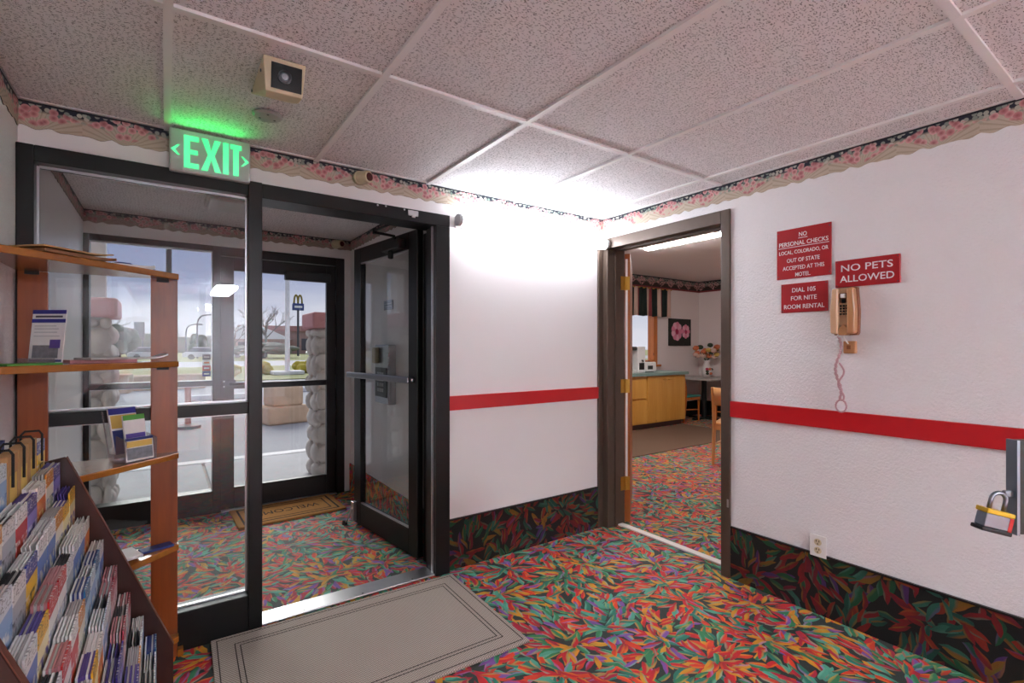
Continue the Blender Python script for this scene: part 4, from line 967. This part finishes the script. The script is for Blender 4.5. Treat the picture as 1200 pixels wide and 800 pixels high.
# fourth shelf: booklets
slab('booklet', 'white booklet lying on the fourth shelf', 'booklet', 'paper_white', rect(-.165, 2.42, .16, .12, .35), SH[3]+.0102, SH[3]+.021)
slab('booklet', 'grey booklet under the white one on the fourth shelf', 'booklet', 'paper_grey', rect(-.20, 2.32, .14, .11, .7), SH[3], SH[3]+.010)
slab('booklet', 'dark blue booklet at the end of the fourth shelf', 'booklet', 'paper_blue', rect(-.03, 2.485, .11, .05, .3), SH[3], SH[3]+.009)

# ------------------------------------------------------------------ brochure rack
RY1, RY0 = 1.95, 1.02
rk = thing('brochure_rack', 'dark walnut tiered brochure rack beside the left wall', 'rack', (0, 0, 0))
poly = [(-.436, 0), (.021, 0), (.021, .339), (-.24, .982), (-.335, .962), (-.436, .938)]
NT_ = 9
def tier(k): return -.022-.0325*k, .398+.0825*k       # front-top x, top z of the stack on tier k (0 = lowest)
for y in (RY1, RY0-.018):
    sp = B().prism(poly, 'xz', y, y+.018).build('side_panel', 'walnut', rk, bevel=.0015, seg=1)
    dxz = Vector((-.261, 0, .643)).normalized(); nn = Vector((dxz.z, 0, -dxz.x))*.0015
    B().add([(.021, y, .339), (.021+nn.x, y, .339+nn.z), (-.24+nn.x, y, .982+nn.z), (-.24, y, .982), (.021, y+.018, .339), (.021+nn.x, y+.018, .339+nn.z), (-.24+nn.x, y+.018, .982+nn.z), (-.24, y+.018, .982)],
            [(0,3,2,1),(4,5,6,7),(0,1,5,4),(1,2,6,5),(2,3,7,6),(3,0,4,7)]).build('edge_band', 'walnut_edge', sp)
box(-.436, -.426, RY0, RY1, 0, .93).build('back_panel', 'walnut', rk)
for k in range(NT_):
    xf, zt = tier(k); hgt = .20
    zb = zt-hgt
    box(xf-.033, xf+.003, RY0, RY1, zb-.010, zb).build('tier_shelf', 'walnut', rk)
    box(xf-.0335, xf-.031, RY0, RY1, zb-.002, zt-.02).build('tier_back', 'walnut', rk)
box(.008, .020, RY0, RY1, 0, .20).build('front_panel', 'walnut', rk)
COLW = .104; NC = 8
lm = {}
def leaf_mesh(mat, kind):
    key = (mat, kind)
    if key not in lm:
        if kind == 'bent':
            pts = []; th = .0016
            for i in range(7): q = i/6; pts.append((.010*math.sin(q*PI), -.1+.2*q))
            b_ = B().prism([(x, z) for x, z in pts]+[(x+th, z) for x, z in pts[::-1]], 'xz', -.049, .049)
        elif kind == 'thick': b_ = box(-.012, .012, -.049, .049, -.1, .1)
        elif kind == 'fold': b_ = B().box(-.002, -.0008, -.049, .049, -.1, .1).box(.0008, .002, -.049, .049, -.1, .1).box(-.0008, .0008, -.049, .049, -.1, .096)
        else: b_ = box(-.0017, .0017, -.049, .049, -.1, .1)
        lm[key] = b_.mesh('brochure', mat)
    return lm[key]
ORD = ['lowest tier', 'second tier up', 'third tier up', 'fourth tier up', 'fifth tier up', 'sixth tier up', 'seventh tier up', 'eighth tier up', 'topmost tier']
COLN = ['beside the end panel', 'second from the end panel', 'third from the end panel', 'fourth from the end panel', 'fifth from the end panel', 'sixth from the end panel', 'seventh from the end panel', 'eighth from the end panel']
CNAME = ['blue and yellow', 'white and red', 'orange and cream', 'white and blue', 'red and white', 'purple', 'pale blue', 'white and orange', 'maroon and pink', 'yellow', 'grey', 'teal blue']
# cover index by column (rows) and tier (from lowest to topmost)
GRID = [[11, 6, 8, 8, 3, 7, 9, 5, 0],
        [6, 10, 10, 8, 11, 3, 9, 2, 7],
        [10, 2, 8, 10, 6, 3, 2, 7, 10],
        [8, 5, 5, 6, 11, 10, 3, 5, 10],
        [10, 10, 5, 7, 2, 4, 3, 1, 6],
        [3, 4, 5, 9, 1, 4, 0, 10, 2],
        [7, 1, 6, 3, 4, 9, 10, 2, 0],
        [2, 9, 0, 5, 10, 3, 6, 1, 7]]
rb = random.Random(21)
EDGE = ['paper_white', 'paper_white', 'paper_grey', 'paper_white', 'paper_pink', 'paper_purple', 'paper_white', 'paper_white', 'paper_pink', 'paper_purple', 'paper_dark', 'paper_blue']
for j in range(NC):
    yc = RY1-.016-COLW*(j+.5)
    for k in range(NT_):
        ci = GRID[j][k]; xf, zt = tier(k)
        if k == 8 and j in (1, 2, 3): continue      # these pockets hold the tan boxes
        st = thing('brochure_stack', 'stack of %s brochures on the %s, %s' % (CNAME[ci], ORD[k], COLN[j]), 'brochures', (xf, yc+rb.uniform(-.002, .002), zt-.2), 0, 'brochure stacks in the rack')
        dz = rb.uniform(-.014, .010); kind = rb.choice(['flat', 'flat', 'flat', 'bent', 'fold'])
        n = rb.choice([5, 6, 6, 7]) if kind != 'bent' else 4
        span = .024 if kind != 'bent' else .019
        for q in range(n):
            m = 'cover%d' % ci if q == 0 else (EDGE[ci] if q % 2 else rb.choice(['paper_white', 'paper_grey', EDGE[ci]]))
            kk = 'flat' if q == 0 else kind
            x = -.003-(span*q/(n-1))
            hh = .2+dz+rb.uniform(-.004, 0)      # every leaflet stands on its tier shelf
            o = link('brochure', leaf_mesh(m, kk), st, (x-(.006 if kk == 'bent' else 0), 0, hh/2)); o.scale.z = hh/.2
for j in (1, 2, 3):
    xf, zt = tier(8); yc = RY1-.016-COLW*(j+.5)
    bx_ = thing('leaflet_box', 'tan cardboard leaflet box on the topmost tier, %s' % COLN[j], 'box', (xf-.014, yc, zt-.2), 0, 'tan boxes on the rack')
    box(-.013, .013, -.046, .046, .0, .205).build('carton', 'paper_tan', bx_, bevel=.002)
    box(-.0136, .0136, -.030, .030, .10, .16).build('print', 'fl_yellow', bx_)
for j in range(1, 5):
    xf, zt = tier(8); y = RY1-.016-COLW*j
    B().tube([(xf-.034, y, zt-.14), (xf-.034, y, zt+.012), (xf-.026, y, zt+.022), (xf+.002, y, zt+.022), (xf+.008, y, zt+.012), (xf+.008, y, zt-.06)], .003, 6).build('wire_loop', 'black_matte', rk)
# tall leaflets leaning behind the topmost tier
for i, (y, m) in enumerate(((1.80, 0), (1.70, 3), (1.60, 6))):
    p = thing('tall_leaflet', 'tall %s leaflet standing behind the tan boxes' % ('blue', 'white and blue', 'pale blue')[i], 'leaflet', (-.372, y, .79), 0, 'tall leaflets at the back of the rack')
    box(-.004, .004, -.05, .05, 0, .27).build('sheet', ('paper_blue', 'paper_white', 'cover6')[i], p, rot=(0, math.radians(4), 0))
    box(.0041, .0048, -.045, .045, .12, .20).build('print', ('cover6', 'print_navy', 'paper_white')[i], p, rot=(0, math.radians(4), 0))
box(-.426, -.32, RY0, RY1, .778, .79).build('top_ledge', 'walnut', rk)

# ================================================================== BREAKFAST ROOM
def cab(label, x0, x1, drawer):
    p = thing('base_cabinet', label, 'cabinet', ((x0+x1)/2, 5.2, 0)); a = (x1-x0)/2
    box(-a, a, .02, .62, .09, .85).build('carcass', 'maple', p)
    box(-a, a, .08, .62, 0, .09).build('plinth', 'post_brown', p)
    if drawer:
        dr = box(-a+.03, a-.04, -.002, .02, .50, .80).build('drawer', 'maple', p, bevel=.004)
        do = box(-a+.006, a-.006, 0, .02, .10, .47).build('door', 'maple', p, bevel=.003)
    else:
        for s_ in (-1, 1):
            do = box(min(s_*.003, s_*(a-.004)), max(s_*.003, s_*(a-.004)), 0, .02, .10, .845).build('door', 'maple', p, bevel=.003)
            B().tube([(s_*.03, 0, .78), (s_*.03, -.02, .78), (s_*.10, -.02, .78), (s_*.10, 0, .78)], .006, 6).build('handle', 'brass', do)
cab('maple base cabinet with a drawer by the wooden door', 5.35, 6.27, True)
cab('maple base cabinet with two doors near the table', 6.275, 7.235, False)
tag(box(5.30, 7.29, 5.165, BY1, .85, .898).build('countertop', 'teal_counter', None, bevel=.006), 'grey-green countertop over the maple cabinets', 'countertop')
cm = thing('coffee_maker', 'white coffee machine with dark top on the countertop', 'coffee maker', (5.98, 5.47, .898))
box(-.17, .17, -.16, .16, 0, .05).build('base', 'white_plastic', cm, bevel=.01)
box(-.17, .17, .05, .16, .05, .36).build('column', 'silver', cm, bevel=.01)
box(-.18, .18, -.16, .16, .36, .42).build('head', 'post_dark', cm, bevel=.015)
B().lathe([(.07, 0), (.085, .06), (.075, .12), (.05, .14)], 18, (0, -.05, .052)).build('pot', 'window_dark', cm, smooth=True)
b2 = thing('water_dispenser', 'white upright dispenser with black spout on the countertop', 'dispenser', (6.27, 5.42, .898))
box(-.09, .09, -.1, .1, 0, .42).build('body', 'white_plastic', b2, bevel=.01)
box(-.06, .06, -.104, -.1, .05, .16).build('recess', 'lens_black', b2)
B().tube([(0, -.1, .2), (0, -.13, .2), (0, -.13, .17)], .01, 6).build('spout', 'post_dark', b2)
b3 = thing('toaster', 'white toaster at the end of the countertop', 'toaster', (6.52, 5.42, .898))
box(-.13, .13, -.09, .09, 0.01, .17).build('body', 'white_plastic', b3, bevel=.02, seg=3)
B().box(-.1, .1, -.045, -.015, .165, .172).box(-.1, .1, .015, .045, .165, .172).build('slot', 'lens_black', b3)
box(-.09, .03, -.094, -.088, .05, .11).build('label_panel', 'post_dark', b3); box(-.08, .08, -.07, .07, 0, .012).build('feet', 'black_matte', b3)

va = thing('window_valance', 'dark green and cream striped valance over the window', 'curtain', (6.55, BY1-.05, 1.86))
seg = []
nx = 96; vs = []; x0, x1 = -1.0, 1.05
def valance_band(i0, i1, mat):
    vs = []; fs = []
    for i in range(i0, i1+1):
        x = x0+(x1-x0)*i/nx; y = .025*math.sin(i*1.05)
        vs += [(x, y-.03, .0+.008*math.sin(i*.5)), (x, y*.5-.03, .50), (x, y-.024, .0+.008*math.sin(i*.5)), (x, y*.5-.024, .50)]
    for k in range(i1-i0):
        a = k*4; b_ = a+4; fs += [(a, b_, b_+1, a+1), (a+2, a+3, b_+3, b_+2), (a, a+2, b_+2, b_), (a+1, b_+1, b_+3, a+3)]
    B().add(vs, fs).build('fabric_band', mat, va, smooth=True)
i = 0; pat = [(8, 'curtain_dark'), (4, 'curtain_cream'), (2, 'curtain_red')]; q = 0
while i < nx:
    n_, m_ = pat[q % 3]; e = min(nx, i+n_); valance_band(i, e, m_); i = e; q += 1
B().cyl((x0-.03, -.02, .495), (x1+.03, -.02, .495), .012, 8).box(x0, x0+.03, -.02, .05, .48, .51).box(x1-.03, x1, -.02, .05, .48, .51).build('rod', 'brass', va)

pc = thing('flower_picture', 'square canvas of two pink blossoms on dark ground', 'picture', (7.95, BY1, 1.338))
box(-.325, .325, -.03, 0, 0, .505).build('canvas', 'canvas_dark', pc, bevel=.004)
for (cx, cz, r_, n_) in ((-.11, .27, .17, 9), (.16, .27, .13, 8)):
    for i in range(n_):
        a = 2*PI*i/n_; B().ell((cx+math.cos(a)*r_*.58, -.032, cz+math.sin(a)*r_*.66), r_*.40, .005, r_*.40, 10, 6).build('petal', ('flower_pink', 'flower_light')[i % 2], pc, smooth=True)
    B().ell((cx, -.037, cz-.01), r_*.28, .006, r_*.3, 10, 6).build('blossom_centre', 'flower_rose', pc, smooth=True)

tb = thing('breakfast_table', 'grey topped breakfast table with a black pedestal', 'table', (8.10, 5.42, 0))
box(-.42, .42, -.40, .40, .725, .755).build('tabletop', 'table_grey', tb, bevel=.008)
B().cyl((0, 0, .03), (0, 0, .725), .045, 14).build('pedestal', 'black_matte', tb)
B().box(-.3, .3, -.04, .04, 0, .03).box(-.04, .04, -.3, -.04, 0, .03).box(-.04, .04, .04, .3, 0, .03).build('foot', 'black_matte', tb)
vz = thing('flower_vase', 'white painted vase of yellow and orange flowers on the table', 'vase', (8.24, 5.46, .755))
B().lathe([(.06, 0), (.085, .06), (.09, .14), (.06, .22), (.045, .27), (.065, .31)], 20).build('vase', 'vase_white', vz, smooth=True)
rr = random.Random(4)
for i in range(6): a = rr.uniform(PI, 2*PI); B().ell((math.cos(a)*.088, math.sin(a)*.088, .06+.1*rr.random()), .03, .03, .025, 8, 6).build('painted_flower', rr.choice(['fl_orange', 'fl_green', 'flower_rose']), vz)
for i in range(22):
    a = rr.uniform(0, 2*PI); q = rr.uniform(.03, .25); z = .38+rr.uniform(0, .25)*(1-q)
    B().ell((math.cos(a)*q, math.sin(a)*q*.8, z), .055, .055, .042, 8, 6, .12, rr).build('blossom', ['fl_yellow', 'fl_orange', 'curtain_cream', 'fl_green'][i % 4], vz, smooth=True)
b_ = B()
for i in range(10): a = i*.63; b_.tube([(0, 0, .25), (math.cos(a)*.06, math.sin(a)*.06, .38), (math.cos(a)*.13, math.sin(a)*.12, .46)], .006, 5)
b_.build('stems', 'fl_green', vz)

def chair(label, x, y, rz, wmat, seatmat, group):
    p = thing('dining_chair', label, 'chair', (x, y, 0), rz, group)    # faces local +x, back at -x
    box(-.20, .21, -.20, .20, .43, .46).build('seat', seatmat, p, bevel=.012)
    B().box(-.2, .2, -.19, .19, .38, .43).build('apron', wmat, p, bevel=.004)
    for sy in (-1, 1):
        B().tube([(.18, sy*.17, .0), (.18, sy*.175, .40)], .018, 8, [.014, .02]).build('leg', wmat, p)
        B().tube([(-.25, sy*.175, 0), (-.19, sy*.175, .42), (-.20, sy*.175, .6), (-.27, sy*.175, .86)], .02, 8, [.016, .022, .022, .018]).build('leg', wmat, p)
        B().tube([(.18, sy*.172, .2), (-.215, sy*.175, .22)], .01, 6).build('stretcher', wmat, p)
    vs = []; fs = []; n = 8
    for i in range(n+1):
        yy = -.19+.38*i/n; bow = -.03*(1-(yy/.19)**2)
        vs += [(-.215+bow-.01, yy, .66), (-.265+bow-.01, yy, .86), (-.215+bow+.012, yy, .66), (-.265+bow+.012, yy, .86)]
    for i in range(n): a = i*4; c = a+4; fs += [(a, c, c+1, a+1), (a+2, a+3, c+3, c+2), (a, a+2, c+2, c), (a+1, c+1, c+3, a+3)]
    fs += [(0, 1, 3, 2), (n*4, n*4+2, n*4+3, n*4+1)]
    B().add(vs, fs).build('backrest', wmat, p, smooth=True)
chair('pale wooden dining chair nearest the doorway, facing away', 5.30, 3.16, math.radians(20), 'chair_pale', 'chair_pale', None)
chair('wooden dining chair with teal seat beside the cabinets', 7.62, 5.50, math.radians(0), 'chair_wood', 'teal', None)
chair('wooden dining chair with teal seat in front of the table', 7.95, 4.80, math.radians(95), 'chair_wood', 'teal', None)

tag(box(4.3, 7.2, 3.98, 5.22, 0, .008).build('runner_mat', 'brown_mat', None, rot=(0, 0, 0)), 'brown floor mat in front of the maple cabinets', 'mat')
lb = thing('ceiling_strip_light', 'long strip light on the breakfast room ceiling', 'light', (5.06, 3.62, BZ))
box(-.05, .05, -.62, .62, -.012, 0).build('base', 'white_plastic', lb, bevel=.004)
box(-.04, .04, -.6, .6, -.035, -.010).build('diffuser', 'break_light', lb, bevel=.012)
